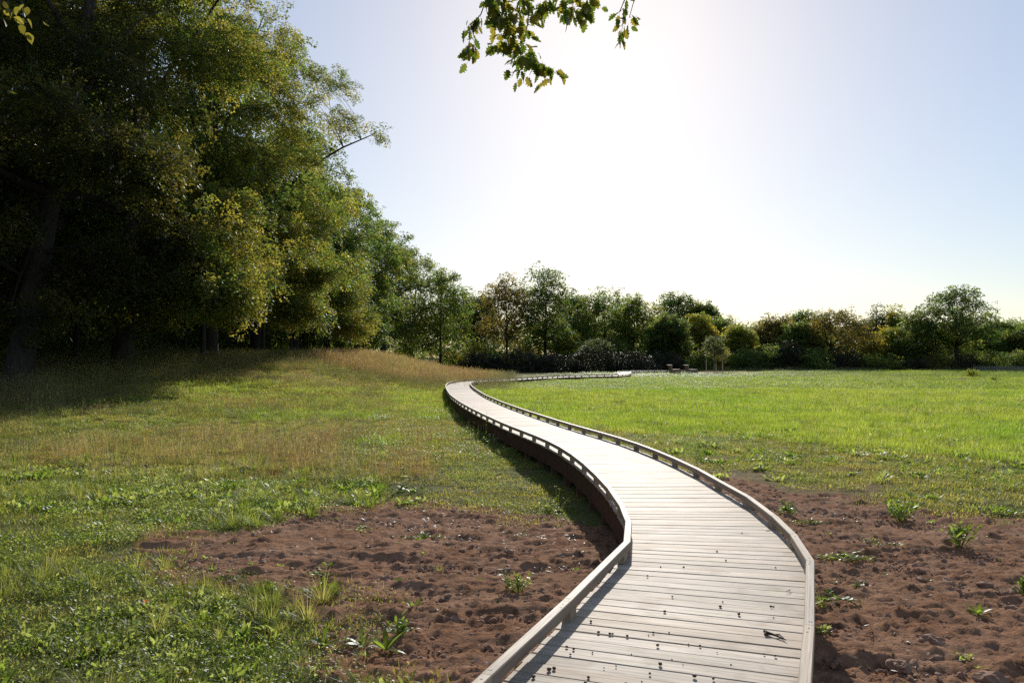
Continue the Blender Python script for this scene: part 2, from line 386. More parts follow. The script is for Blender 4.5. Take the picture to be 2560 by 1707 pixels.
# ---- scattering with geometry nodes
_coll = {}; _grp = {}
def proto_coll(key, meshes):
    c = bpy.data.collections.new("kit_" + key)
    for i, me in enumerate(meshes):
        o = bpy.data.objects.new("%s_kit_%02d" % (key, i), me); c.objects.link(o)
    _coll[key] = (c, len(meshes))
    g = bpy.data.node_groups.new("scatter_" + key, 'GeometryNodeTree')
    g.interface.new_socket('Geometry', in_out='INPUT', socket_type='NodeSocketGeometry')
    g.interface.new_socket('Geometry', in_out='OUTPUT', socket_type='NodeSocketGeometry')
    a = g.nodes.new('NodeGroupInput'); b = g.nodes.new('NodeGroupOutput')
    ip = g.nodes.new('GeometryNodeInstanceOnPoints'); ci = g.nodes.new('GeometryNodeCollectionInfo')
    ci.inputs['Collection'].default_value = c; ci.inputs['Separate Children'].default_value = True; ci.inputs['Reset Children'].default_value = True
    def na(nm, dt):
        q = g.nodes.new('GeometryNodeInputNamedAttribute'); q.data_type = dt; q.inputs[0].default_value = nm
        return [s for s in q.outputs if s.enabled and s.name == 'Attribute'][0]
    g.links.new(a.outputs[0], ip.inputs['Points']); g.links.new(ci.outputs[0], ip.inputs['Instance'])
    ip.inputs['Pick Instance'].default_value = True
    g.links.new(na('idx', 'INT'), ip.inputs['Instance Index'])
    g.links.new(na('rot', 'FLOAT_VECTOR'), ip.inputs['Rotation']); g.links.new(na('scl', 'FLOAT_VECTOR'), ip.inputs['Scale'])
    g.links.new(ip.outputs[0], b.inputs[0]); _grp[key] = g
def scatter(name, key, P, rot=None, scl=1.0, parent=None, tiltmax=.12, r=None):
    r = r or rng; P = np.asarray(P, np.float32); n = len(P); me = bpy.data.meshes.new(name)
    me.vertices.add(n); me.vertices.foreach_set('co', P.ravel()); me.update()
    if rot is None: rot = np.c_[r.uniform(-tiltmax, tiltmax, (n, 2)), r.uniform(0, 2 * pi, n)]
    scl = np.asarray(scl, np.float32)
    if scl.ndim == 0: scl = np.full(n, scl)
    if scl.ndim == 1: scl = np.c_[scl, scl, scl]
    for nm, dt, dat, f in (('rot', 'FLOAT_VECTOR', rot, 'vector'), ('scl', 'FLOAT_VECTOR', scl, 'vector'), ('idx', 'INT', r.integers(0, _coll[key][1], n), 'value')):
        at = me.attributes.new(nm, dt, 'POINT'); at.data.foreach_set(f, np.ascontiguousarray(dat, np.int32 if dt == 'INT' else np.float32).ravel())
    o = obj(name, me, parent); md = o.modifiers.new("scatter", 'NODES'); md.node_group = _grp[key]
    return o

def euler_mats(R):
    cx, cy, cz = np.cos(R).T; sx, sy, sz = np.sin(R).T
    m = np.empty((len(R), 3, 3))
    m[:, 0, 0] = cy * cz; m[:, 0, 1] = sx * sy * cz - cx * sz; m[:, 0, 2] = cx * sy * cz + sx * sz
    m[:, 1, 0] = cy * sz; m[:, 1, 1] = sx * sy * sz + cx * cz; m[:, 1, 2] = cx * sy * sz - sx * cz
    m[:, 2, 0] = -sy; m[:, 2, 1] = sx * cy; m[:, 2, 2] = cx * cy
    return m
def bake(name, T, P, R, Sc, mat, parent, r):
    """real leaf mesh: template leaves T (k, v, 3) repeated at P with euler R and scale Sc"""
    P = np.asarray(P, float); n = len(P); Sc = np.broadcast_to(np.asarray(Sc, float), (n,)) if np.ndim(Sc) < 2 else Sc
    nv = T[0].shape[1]; mt = euler_mats(R); V = []; cnt = []
    pick = r.integers(0, len(T), n)
    for k, t in enumerate(T):
        s_ = pick == k; L = t.reshape(-1, 3)
        q = np.einsum('nij,vj->nvi', mt[s_], L) * Sc[s_][:, None, None] + P[s_][:, None, :]
        V.append(q.reshape(-1, 3)); cnt.append(np.repeat(r.random(s_.sum()), len(t)))
    V = np.vstack(V); Fc = np.arange(len(V)).reshape(-1, nv)
    me = mesh_np(name, V, Fc, mat); a = me.attributes.new('rnd', 'FLOAT', 'FACE'); a.data.foreach_set('value', np.concatenate(cnt).astype(np.float32)[:len(me.polygons)])
    return obj(name, me, parent)
# ------------------------------------------------------------ the ground sheet
def axis(segs):
    out = []
    for a, b, n in segs: out += list(np.linspace(a, b, n, endpoint=False))
    return np.array(out + [segs[-1][1]])
gx = axis([(-900, -120, 12), (-120, -30, 40), (-30, -8, 60), (-8, -3.6, 70), (-3.6, 6.2, 270), (6.2, 12, 60), (12, 40, 60), (40, 140, 45), (140, 900, 12)])
gy = axis([(-60, 1.5, 16), (1.5, 3.4, 20), (3.4, 9, 210), (9, 14, 120), (14, 24, 110), (24, 60, 90), (60, 170, 100), (170, 400, 20), (400, 1800, 12)])
X, Y = np.meshgrid(gx, gy); soil = is_soil(X, Y).astype(float)
for _ in range(2):
    sm = soil.copy(); sm[1:-1, 1:-1] = (soil[:-2, 1:-1] + soil[2:, 1:-1] + soil[1:-1, :-2] + soil[1:-1, 2:] + 4 * soil[1:-1, 1:-1]) / 8; soil = sm
sp = dens(X, Y, SPARSE_R).astype(float) * .45 + dens(X, Y, TURF_L).astype(float) * .25 + inpoly(*toD(X, np.maximum(Y, 1)), TRACK) * .9
nearm = 1 - sst(16, 30, Y)
Z = ground(X, Y) + soil_relief(X, Y, nearm * (.35 + .65 * soil))
under = path_dist(X[:, ::1], Y) if False else None
Z = np.where(Y > 400, Z, Z)
nx, ny = len(gx), len(gy)
idx = np.arange(nx * ny).reshape(ny, nx)
Fq = np.stack([idx[:-1, :-1], idx[:-1, 1:], idx[1:, 1:], idx[1:, :-1]], -1).reshape(-1, 4)
gme = mesh_np("ground", np.stack([X, Y, Z], -1).reshape(-1, 3), Fq, M['ground'], True)
veg = np.clip(1 - soil - sp, 0, 1)
dryv = np.clip(sst(-3, -9, X) * sst(14, 24, Y) * (.5 + fbm(X * .15, Y * .15, 3)) + np.exp(-((X + 8) / 7) ** 2 - ((Y - 64) / 11) ** 2), 0, 1)
for nm, d in (('veg', veg), ('dry', dryv)):
    a = gme.attributes.new(nm, 'FLOAT', 'POINT'); a.data.foreach_set('value', d.astype(np.float32).ravel())
g_ = obj("ground", gme); tag(g_, kind='structure', label="meadow ground of reddish bare soil and green turf")

def gz(x, y): return float(ground(np.array([x]), np.array([y]))[0])

# ------------------------------------------------------------ boardwalk
bw = empty("boardwalk", (float(CEN[100][0]), float(CEN[100][1]), 0), "long winding wooden boardwalk with low kerb rails crossing the meadow", "boardwalk")
base = Vector(bw.location)
def local(V): return [(v[0] - base.x, v[1] - base.y, v[2] - base.z) for v in V]
def edge_pt(i, off):
    i = min(max(i, 0), len(CEN) - 1); return CEN[i] + CN[i] * off
DW = HW + .05
def set_grain(me, G):
    a = me.attributes.new("grain", 'FLOAT_VECTOR', 'POINT'); a.data.foreach_set('vector', np.asarray(G, np.float32).ravel())
def rail_offsets(nodes, sgn):
    Pd = np.vstack([np.linspace(nodes[i], nodes[i + 1], 30, endpoint=False) for i in range(len(nodes) - 1)]); out = np.full(len(CEN), HW)
    T_ = np.c_[-CN[:, 1], CN[:, 0]]
    for i in range(len(CEN)):
        d = Pd - CEN[i]; al = np.abs(d @ T_[i]); la = d @ CN[i] * sgn; k = (al < .12) & (la > .3) & (la < 1.3)
        if k.any(): out[i] = la[k].mean()
    for _ in range(20): out[1:-1] = (out[:-2] + 2 * out[1:-1] + out[2:]) / 4
    return out
def plank_geo(s0, s1, jl, jr, dz, yaw):
    """board between arc lengths s0,s1 (m) with chamfered top edges"""
    def pt(s, off):
        f = s / .05; i = int(f); t = f - i; i = min(i, len(CEN) - 2)
        c = CEN[i] * (1 - t) + CEN[i + 1] * t; nn = CN[i] * (1 - t) + CN[i + 1] * t; return c + nn * off
    V = []; G = []; th = .028; ch = .004; k_ = min(int(s0 / .05), len(CEN) - 2); dl, dr = OL[k_] + .022, OR[k_] + .018
    for off, e in ((-dl - jl, -1), (-dl / 3, 0), (dr / 3, 0), (dr + jr, 1)):
        a = pt(s0 + yaw * off, off); b = pt(s1 + yaw * off, off); d = (b - a) / max(1e-6, np.linalg.norm(b - a)) * ch
        for p, z, w in ((a, -th, 0), (a, -ch, 0), (a + d, 0, .1), (b - d, 0, .9), (b, -ch, 1), (b, -th, 1)):
            V.append((p[0], p[1], DECK + z + dz)); G.append((off, w * (s1 - s0), z))
    Fc = []
    for k in range(3):
        o = k * 6
        for j in range(6): Fc.append((o + j, o + 6 + j, o + 6 + (j + 1) % 6, o + (j + 1) % 6))
    Fc.append((0, 1, 2, 3, 4, 5)); Fc.append((23, 22, 21, 20, 19, 18))
    return V, Fc, G
# rails: joint positions
def arc_nodes(off, y0, step=1.12, i_from=None):
    P = CEN + CN * off; i0 = i_from
    d = np.r_[0, np.cumsum(np.linalg.norm(np.diff(P, axis=0), axis=1))]; s = np.arange(d[i0] + step, d[-1], step)
    return [(float(np.interp(q, d, P[:, 0])), float(np.interp(q, d, P[:, 1]))) for q in s]
LN = [(-2.75,-3.1),(-2.2,-1.6),(-1.57,0),(-.83,2.0),(-.12,3.9),(.33,5.07),(.93,6.72),(1.06,7.55),(1.11,8.4),(1.12,9.5)]
RN = [(-1.45,-3.6),(-.95,-2.1),(-.25,-.2),(.55,1.9),(1.18,3.4),(1.65,4.62),(2.19,6.1),(2.37,6.98),(2.47,7.8),(2.54,8.9),(2.52,10.05)]
iL = int(np.argmin(np.abs((CEN + CN * -HW)[:, 1] - LN[-1][1]))); iR = int(np.argmin(np.abs((CEN + CN * HW)[:, 1] - RN[-1][1])))
LN += arc_nodes(-HW, 0, i_from=iL); RN += arc_nodes(HW, 0, i_from=iR)
OL = rail_offsets(LN, -1); OR = rail_offsets(RN, 1)
s = 0.15; total = (len(CEN) - 2) * .05; npl = 0; farV = []; farF = []; farG = []
first_y = 2.2
while s < total:
    pw = .143 + random.uniform(-.003, .003)
    gap = random.choice((.003, .004, .005, .006, .007, .013))
    dz = random.uniform(-.0022, .0022)
    V, Fc, G = plank_geo(s + gap / 2, s + pw - gap / 2, random.uniform(-.008, .006), random.uniform(-.008, .004), dz, random.uniform(-.006, .006))
    ymid = CEN[int(s / .05)][1]
    if ymid > first_y and npl < 290:
        me = bpy.data.meshes.new("plank"); me.from_pydata(local(V), [], Fc); me.update(); me.materials.append(M['plank']); set_grain(me, G)
        obj("plank", me, bw); npl += 1
    else:
        k = len(farV); farV += V; farF += [tuple(i + k for i in f) for f in Fc]; sh = random.random() * 40; farG += [(a + sh, b + sh, c) for a, b, c in G]
    s += pw
me = bpy.data.meshes.new("far_planking"); me.from_pydata(local(farV), [], farF); me.update(); me.materials.append(M['plank']); set_grain(me, farG)
tag(obj("plank_run", me, bw), kind='stuff')

RW, RH, BH = .060, .060, .068
smesh = MB(); smesh.tube([(0, 0, -.004), (0, 0, .0008)], [.0075, .0075], 8); screw_me = smesh.mesh("screw", M['screw'])
rail_n = block_n = 0; MAXP = 140
farR = MB(); farB = MB(); farS = MB(); board_n = 0
def rail_seg(P, i):
    """mitred timber from node i to i+1"""
    a, b = np.array(P[i]), np.array(P[i + 1]); t = (b - a) / np.linalg.norm(b - a); L = np.linalg.norm(b - a)
    def cut(j, at):
        if j <= 0 or j >= len(P) - 1: nn = np.array([t[1], -t[0]]); return nn
        t0 = np.array(P[j]) - np.array(P[j - 1]); t0 /= np.linalg.norm(t0); t1 = np.array(P[j + 1]) - np.array(P[j]); t1 /= np.linalg.norm(t1)
        m = t0 + t1; m /= np.linalg.norm(m); nn = np.array([m[1], -m[0]]); return nn / max(.5, nn @ np.array([t[1], -t[0]]))
    na, nb = cut(i, a), cut(i + 1, b); a2 = a + t * .0015; b2 = b - t * .0015
    z0 = DECK + BH; z1 = z0 + RH; w = RW / 2; c = .005; V = []; G = []
    for p, n_, l in ((a2, na, 0), (b2, nb, L)):
        for o_, z in ((-w, z0), (-w, z1 - c), (-w + c, z1), (w - c, z1), (w, z1 - c), (w, z0)):
            q = p + n_ * o_; V.append((q[0], q[1], z)); G.append((l, o_, z))
    Fc = [(j, j + 6, (j + 1) % 6 + 6, (j + 1) % 6) for j in range(6)] + [(5, 4, 3, 2, 1, 0), (6, 7, 8, 9, 10, 11)]
    return V, [f[::-1] for f in Fc], G, t
for side, P in ((-1, LN), (1, RN)):
    cnt = 0
    for i in range(len(P) - 1):
        V, Fc, G, t = rail_seg(P, i); a, b = np.array(P[i]), np.array(P[i + 1]); yaw = atan2(t[1], t[0]); L = np.linalg.norm(b - a)
        nrm = np.array([t[1], -t[0]]) * side
        near = cnt < MAXP and b[1] > 1
        if near:
            me = bpy.data.meshes.new("rail"); me.from_pydata(local(V), [], Fc); me.update(); me.materials.append(M['rail']); set_grain(me, G)
            ro = obj("rail", me, bw); cnt += 1
            if b[1] < 15:
                for q in (a + t * .06, b - t * .06, a + t * .06 + nrm * .011, b - t * .13 - nrm * .008)[:4 if L > .9 else 2]:
                    obj("screw", screw_me, ro, loc=(q[0] - base.x, q[1] - base.y, DECK + BH + RH + .0004))
        else: farR.add(V, Fc)
        # spacer block straddling the joint, one more at mid span of the long timbers
        spots = [a + t * .07] if i % 1 == 0 else []
        if L > 1.5: spots.append(b - t * .17)
        for q in spots:
            bmx = MB(); bmx.box((q[0], q[1], DECK + BH / 2 + .0012), (.13, .054, BH - .0024), yaw)
            if near:
                me = MB(); me.V = local(bmx.V); me.F = bmx.F; mm = me.mesh("spacer_block", M['rail']); set_grain(mm, [(v[0] * .5, v[1] * .5, v[2]) for v in bmx.V]); obj("spacer_block", mm, bw)
            else: farB.add(bmx.V, bmx.F)
        # rusty side board and its post below the deck edge
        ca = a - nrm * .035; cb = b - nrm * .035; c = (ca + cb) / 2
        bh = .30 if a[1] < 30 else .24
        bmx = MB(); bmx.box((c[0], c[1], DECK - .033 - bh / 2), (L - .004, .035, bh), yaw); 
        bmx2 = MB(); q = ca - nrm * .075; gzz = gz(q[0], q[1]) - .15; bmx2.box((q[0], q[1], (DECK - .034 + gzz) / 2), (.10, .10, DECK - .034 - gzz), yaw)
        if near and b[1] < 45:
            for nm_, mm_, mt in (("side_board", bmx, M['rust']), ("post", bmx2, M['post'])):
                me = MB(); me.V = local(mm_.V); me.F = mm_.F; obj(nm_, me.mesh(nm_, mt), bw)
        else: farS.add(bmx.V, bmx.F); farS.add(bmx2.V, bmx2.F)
for nm_, mb_, mt in (("rail_run", farR, M['rail']), ("spacer_run", farB, M['rail']), ("side_board_run", farS, M['rust'])):
    if mb_.V:
        mb_.V = local(mb_.V); me = mb_.mesh(nm_, mt)
        if mt is M['rail']: set_grain(me, [(v[0] * .3, v[1] * .3, v[2]) for v in mb_.V])
        tag(obj(nm_, me, bw), kind='stuff')
# joists across under the deck
jm = MB()
for i in range(20, len(CEN) - 20, 24):
    c = CEN[i]; jm.box((c[0], c[1], DECK - .088), (1.28, .06, .11), atan2(CN[i][1], CN[i][0]))
jm.V = local(jm.V); tag(obj("joists", jm.mesh("joists", M['post']), bw), kind='stuff')

# ------------------------------------------------------------ foliage kits (sprigs of leaves that crowns are built of)
def sprig_mesh(name, mat, r, nleaf=38, L=.12, w=.075, R=.30, leng=.75, droop=.25):
    m = MB()
    for k in range(nleaf):
        t = r.random() ** .8; a = r.uniform(0, 2 * pi); q = R * (.25 + .75 * r.random()) * (1 - .35 * t)
        c = Vector((t * leng + r.uniform(-.05, .05), cos(a) * q, sin(a) * q * .6 - droop * t * t))
        d = Vector((.5 + r.uniform(-.6, .6), cos(a) + r.uniform(-.5, .5), -.35 + r.uniform(-.6, .5))).normalized()
        u = d.cross(Vector((r.uniform(-.5, .5), r.uniform(-.5, .5), 1))).normalized(); nn = u.cross(d)
        l = L * r.uniform(.7, 1.2); ww = w * r.uniform(.75, 1.15) / 2
        m.add([c, c + d * l * .5 + u * ww + nn * .012, c + d * l, c + d * l * .5 - u * ww + nn * .012], [(0, 1, 2), (0, 2, 3)])
    return m.mesh(name, mat)
rl = np.random.default_rng(11)
for key in ('oak', 'oakd', 'green', 'lime', 'autumn', 'silver', 'bramble'):
    proto_coll(key, [sprig_mesh("sprig", M[key], rl) for _ in range(6)])
proto_coll('wide', [sprig_mesh("sprig", M['oakd'], rl, 22, .16, .10, .36) for _ in range(4)])

def sprig_T(r, nleaf, L, w, R, leng, quad, droop=.25):
    out = []
    for k in range(nleaf):
        t = r.random() ** .8; a = r.uniform(0, 2 * pi); q = R * (.25 + .75 * r.random()) * (1 - .35 * t)
        c = np.array([t * leng + r.uniform(-.05, .05), cos(a) * q, sin(a) * q * .6 - droop * t * t])
        d = np.array([.5 + r.uniform(-.6, .6), cos(a) + r.uniform(-.5, .5), -.35 + r.uniform(-.6, .5)]); d /= np.linalg.norm(d)
        u = np.cross(d, [r.uniform(-.5, .5), r.uniform(-.5, .5), 1]); u /= np.linalg.norm(u); nn = np.cross(u, d)
        l = L * r.uniform(.7, 1.25); ww = w * r.uniform(.75, 1.2) / 2
        if quad: out.append([c, c + d * l * .55 + u * ww + nn * .012, c + d * l, c + d * l * .45 - u * ww + nn * .012])
        else: out.append([c, c + d * l * .6 + u * ww * 1.3, c + d * l * .8 - u * ww * 1.0])
    return np.array(out)
KM = {'wide': 'oakd'}
T_NEAR = [sprig_T(rl, 30, .125, .105, .30, .75, False) for _ in range(8)]
T_MID = [sprig_T(rl, 18, .20, .15, .34, .80, False) for _ in range(8)]
T_FAR = [sprig_T(rl, 12, .26, .20, .38, .85, False) for _ in range(8)]
def limb_path(p0, p1, r, bow=.18, n=6):
    p0, p1 = Vector(p0), Vector(p1); d = p1 - p0; L = d.length; out = []
    j = Vector((r.uniform(-1, 1), r.uniform(-1, 1), r.uniform(-.3, .3))) * L * .07
    for i in range(n + 1):
        t = i / n; out.append(p0 + d * t + Vector((0, 0, 1)) * (bow * L * sin(pi * t) * (1 if t < .8 else .9)) * .6 + j * sin(2 * pi * t))
    return out
def make_tree(name, x, y, H, rx, ry, label, key='oak', bark='bark', z0=.18, nclump=60, nsp=40, cr=1.0, sscale=1.0, off=(0, 0), trunk_r=.3, lean=(0, 0),
              kind='round', seed=1, T=None, skirt=(), boughs=0, group=None, cat='tree', fork=.30, seethru=1.0, limbs=9, top=.5, stemz=None, clip=None):
    r = np.random.default_rng(seed * 7 + 1); gz0 = gz(x, y) - .1
    root = empty(name, (x, y, gz0), label, cat, group)
    zc0 = H * z0; cz = zc0 + (H - zc0) * top
    C = []
    tries = 0
    while len(C) < nclump and tries < nclump * 30:
        tries += 1
        d = r.normal(size=3); d /= np.linalg.norm(d); q = r.random() ** (1 / 2.6)
        wob = 1 + .50 * vnoise(np.array([d[0] * 2.2 + seed * 3.1 + d[2]]), np.array([d[1] * 2.2 + seed + d[2] * 1.7]))[0] * 2
        if kind == 'round':
            tt = r.uniform(-1, 1); rr_ = (1 - abs(tt) ** 5) ** .5 if tt < 0 else (1 - tt ** 2.1) ** .62
            hd = max(1e-6, sqrt(d[0] ** 2 + d[1] ** 2)); shell = r.random() ** (1 / 3.4); top_sh = abs(tt) > .75
            qq = (r.random() ** .5 if top_sh else shell) * rr_; d = np.array([d[0] / hd * qq, d[1] / hd * qq, tt]); q = 1.0; sx = 1.0
        elif kind == 'vase': sx = .62 + .38 * (d[2] * q * .5 + .5) * 1.3; sz = 1
        elif kind == 'column': sx = 1.0 - .35 * max(0, d[2]); sz = 1
        elif kind == 'cone': sx = 1.05 - .75 * (d[2] * q * .5 + .5); sz = 1
        px = off[0] + rx * d[0] * q * wob * sx; py = off[1] + ry * d[1] * q * wob * sx
        pz = cz + (H - cz if d[2] > 0 else cz - zc0) * d[2] * q * min(wob, 1.12) * .97
        p = np.array([px, py, max(pz, zc0 * .8)])
        if clip is not None and x + p[0] > clip: continue
        if all(np.linalg.norm((p - c) * [1, 1, 1.15]) > cr * .62 for c in C[-80:]): C.append(p)
    if boughs:
        B = []; tries = 0
        while len(B) < boughs and tries < 4000:
            tries += 1; tt = r.uniform(-1, 1); rr_ = (1 - abs(tt) ** 5) ** .5 if tt < 0 else (1 - tt ** 2.3) ** .62; a = r.uniform(0, 2 * pi)
            q = (r.random() ** (1 / 3.0) if abs(tt) < .8 else r.random() ** .5) * rr_ * (1 + .22 * 2 * vnoise(np.array([cos(a) * 1.6 + seed + tt]), np.array([sin(a) * 1.6 + tt * 2.1]))[0])
            p = np.array([off[0] + rx * cos(a) * q, off[1] + ry * sin(a) * q, cz + (H - cz if tt > 0 else cz - zc0) * tt])
            if all(np.linalg.norm((p - b) * [1, 1, 1.25]) > cr * 1.75 for b in B): B.append(p)
        C = []
        for b in B:
            k_ = max(3, int(nclump / boughs * r.uniform(.7, 1.3))); out_ = np.array([b[0] - off[0], b[1] - off[1]]); out_ /= max(.1, np.linalg.norm(out_))
            for _ in range(k_):
                e = r.normal(0, 1, 3) * [cr * .85, cr * .85, cr * .42]; rad = e[:2] @ out_
                C.append(b + e + [0, 0, -.28 * max(0, rad) ** 1.3])
    for (sx0, sy0, sz0, n_) in skirt:
        for _ in range(n_): C.append(np.array([sx0 + r.normal(0, .75), sy0 + r.normal(0, 1.1), sz0 + abs(r.normal(0, 1.0))]))
    C = np.array(C)
    # trunk with limbs and boughs to the clumps
    m = MB(); lx, ly = lean; tz = stemz or H * (.72 if kind != 'column' else .93)
    tp = [(0, 0, -.2), (lx * .05, ly * .05, .5)] + [(lx * t + r.uniform(-.12, .12) * t, ly * t + r.uniform(-.12, .12) * t, tz * t) for t in np.linspace(.12, 1, 8)]
    tr = [trunk_r * 1.5, trunk_r * 1.12] + [trunk_r * (1 - .86 * t) for t in np.linspace(.08, 1, 8)]
    m.tube(tp, tr, 9)
    def on_trunk(z):
        t = min(1, z / tz); return Vector((lx * t, ly * t, z)), trunk_r * (1 - .86 * t)
    # main limbs: k-means-like choice of far clumps
    far = C[np.argsort(-np.linalg.norm((C - C.mean(0)) * [1, 1, .7], axis=1))]; heads = []
    for c in far:
        if len(heads) >= limbs: break
        if all(np.linalg.norm(c - h) > 1.2 * min(rx, H * .25) for h in heads): heads.append(c)
    nodes = []
    for h in heads:
        za = H * fork + (h[2] - H * fork) * r.uniform(.05, .4); za = min(max(za, H * .12), tz * .9)
        p0, rr = on_trunk(za); P = limb_path(p0, h, r); rad = [max(.02, rr * .62 * (1 - .8 * i / 6)) for i in range(7)]
        m.tube(P, rad, 6, False); nodes += [(P[i], rad[i]) for i in range(2, 7)]
    nodes += [(on_trunk(tz * t)[0], on_trunk(tz * t)[1]) for t in (.5, .65, .8, .95)]
    NP = np.array([list(a[0]) for a in nodes])
    for c in C:
        i = int(np.argmin(np.linalg.norm(NP - c, axis=1) + np.maximum(0, NP[:, 2] - c[2]) * .6))
        if np.linalg.norm(NP[i] - c) > .3:
            P = limb_path(nodes[i][0], c, r, .1, 3); q = max(.012, min(nodes[i][1] * .5, .07)); m.tube(P, [q, q * .75, q * .5, q * .25], 4, False)
    obj("trunk", m.mesh("trunk", M[bark], True), root)
    # leaves
    P = []; Rt = []; Sc = []
    for c in C:
        n = max(3, int(nsp * r.uniform(.6, 1.3) * seethru)); g = r.normal(size=(n, 3)); g /= np.linalg.norm(g, axis=1)[:, None]; g *= (r.random((n, 1)) ** (1 / 2.2)) * cr * r.uniform(.75, 1.25)
        g[:, 2] *= .72
        P.append(c + g); az = np.arctan2(g[:, 1] + (c[1] - off[1]) * .15, g[:, 0] + (c[0] - off[0]) * .15) + r.normal(0, .7, n)
        Rt.append(np.c_[r.normal(0, .4, n), r.normal(.15, .45, n), az]); Sc.append(r.uniform(.7, 1.2, n) * sscale)
    bake("crown", T or T_FAR, np.vstack(P), np.vstack(Rt), np.concatenate(Sc), M[KM.get(key, key)], root, r)
    return root

# ---- the tall wood on the left
SK = {1: ((3.6, 1.0, 4.2, 12), (4.8, 2.0, 5.6, 12)), 2: ((6.2, -4.0, 2.7, 16), (5.6, -3.4, 4.6, 14), (5.0, .5, 4.2, 10)), 3: ((5.4, -2.6, 2.9, 16), (6.0, -1.2, 5.0, 14), (4.6, 2.0, 3.6, 10)),
      4: ((6.2, -.5, 2.6, 14), (6.0, .8, 4.6, 14)), 5: ((5.2, 0, 2.8, 12),), 6: ((4.8, 0, 2.6, 10),)}
WOOD = [  # x, y, H, rx, ry, key, z0, clumps, sprigs, label
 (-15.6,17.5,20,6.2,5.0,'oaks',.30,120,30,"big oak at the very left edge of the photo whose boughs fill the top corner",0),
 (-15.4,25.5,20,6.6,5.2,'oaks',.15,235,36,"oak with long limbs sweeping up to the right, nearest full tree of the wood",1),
 (-15.6,33,20,6.6,5.0,'oak',.12,225,36,"tall oak with a low skirt of yellow-green leaves hanging to head height over the meadow",2),
 (-15.2,41.5,20.5,6.6,5.2,'oak',.17,200,34,"tall oak with the crown bulging farthest out against the sky",3),
 (-15.6,50.5,19,6.2,5.0,'oak',.15,170,32,"oak behind the bulging one, with foliage hanging almost to the tall grass",4),
 (-15.9,60,17,5.9,5.0,'green',.14,140,30,"green broadleaf tree in the middle of the receding wood edge",5),
 (-16.0,70,16.5,5.6,5.2,'oakd',.14,120,30,"dark green tree behind the brown grass mound, left part",6),
 (-15.8,82,17,5.6,5.2,'green',.14,110,30,"rounded green tree stepping down behind the brown grass mound",7),
 (-15.0,96,16.6,5.4,5.2,'oakd',.14,100,30,"dark narrow-topped tree near the far end of the tall wood",8),
 (-13.8,112,15.2,5.4,5.0,'green',.12,90,30,"last but one tree of the tall wood, leaning a little towards the light",9)]
WSF = lambda y: 1.38 - .0035 * max(0, y - 60)          # the wood stands this much farther out
for (x, y, H, rx, ry, key, z0, nc, ns, lab, i) in WOOD:
    f_ = WSF(y); x, y, rx, ry = x * f_, y * f_, rx * f_, ry * f_; H = H * f_ + (1.0 if y < 75 else -.6); z0 = z0 / f_ ** .5; rx -= 1.3 if y < 75 else 1.7; ry -= .8
    skirt_ = [(a * f_ - 1.2, b * f_, c * 1.05, n_) for a, b, c, n_ in SK.get(i, ())]
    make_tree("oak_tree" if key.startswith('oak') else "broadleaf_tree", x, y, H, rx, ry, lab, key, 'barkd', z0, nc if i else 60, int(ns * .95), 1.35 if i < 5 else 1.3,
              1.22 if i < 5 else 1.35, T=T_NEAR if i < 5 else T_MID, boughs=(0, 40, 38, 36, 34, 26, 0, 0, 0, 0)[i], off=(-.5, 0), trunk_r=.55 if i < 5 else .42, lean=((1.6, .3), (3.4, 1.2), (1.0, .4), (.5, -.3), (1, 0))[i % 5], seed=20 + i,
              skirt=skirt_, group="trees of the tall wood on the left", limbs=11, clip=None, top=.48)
SECOND = [(-22,22,19),(-23,29.5,20),(-22,37,19.5),(-23.5,45,19),(-22,54,18),(-23,64,17.5),(-22.5,76,17),(-22.5,90,16.5)]
desc = ["ivy-dark trunk standing deepest in the shade at the left edge of the wood", "trunk in the shade just right of the sweeping limbs", "shaded trunk behind the low yellow-green skirt",
        "shaded inner tree behind the bulging crown", "shaded inner tree between the hanging skirts", "inner tree showing as a dim trunk left of the mound", "inner tree glimpsed above the left foot of the mound", "farthest inner tree of the tall wood"]
for i, (x, y, H) in enumerate(SECOND):
    f_ = WSF(y); x, y, H = x * f_, y * f_, H * f_ - 1.2
    make_tree("broadleaf_tree", x, y, H, 7.0, 6.2, desc[i], 'wide', 'barkd', .2, 90, 13, 1.8, 2.4, T=T_MID, trunk_r=.46, lean=(.6, .2), seed=60 + i, group="trees inside the dark wood", limbs=6)
# slim bare trunks and shrubs at the wood's edge
r = np.random.default_rng(5)
for i, (x, y) in enumerate([(-18.6,27.5),(-18.2,34.5),(-13.6,36.4),(-17.9,40.2),(-18.6,47.0),(-13.8,45.8),(-17.5,55.5),(-14.4,53.8)]):
    x, y = x * 1.38, y * 1.38
    make_tree("slender_tree", x, y, 15 + 2 * (i % 3), 3.0, 2.8, ["slender shaded trunk behind the nearest full oak", "slender trunk just behind the low leafy skirt", "slender trunk in front of the skirted oak's right side",
        "slim trunk between two big oaks of the wood", "slim trunk under the bulging crown", "slim trunk at the wood's edge right of the bulging oak", "slim trunk behind the hanging foliage",
        "slim trunk nearest the tall grass right of the hanging foliage"][i], 'wide', 'barkd', .55, 22, 12, 1.0, 1.5, T=T_MID, trunk_r=.15, seed=90 + i, group="slender trunks at the wood's edge", limbs=4)
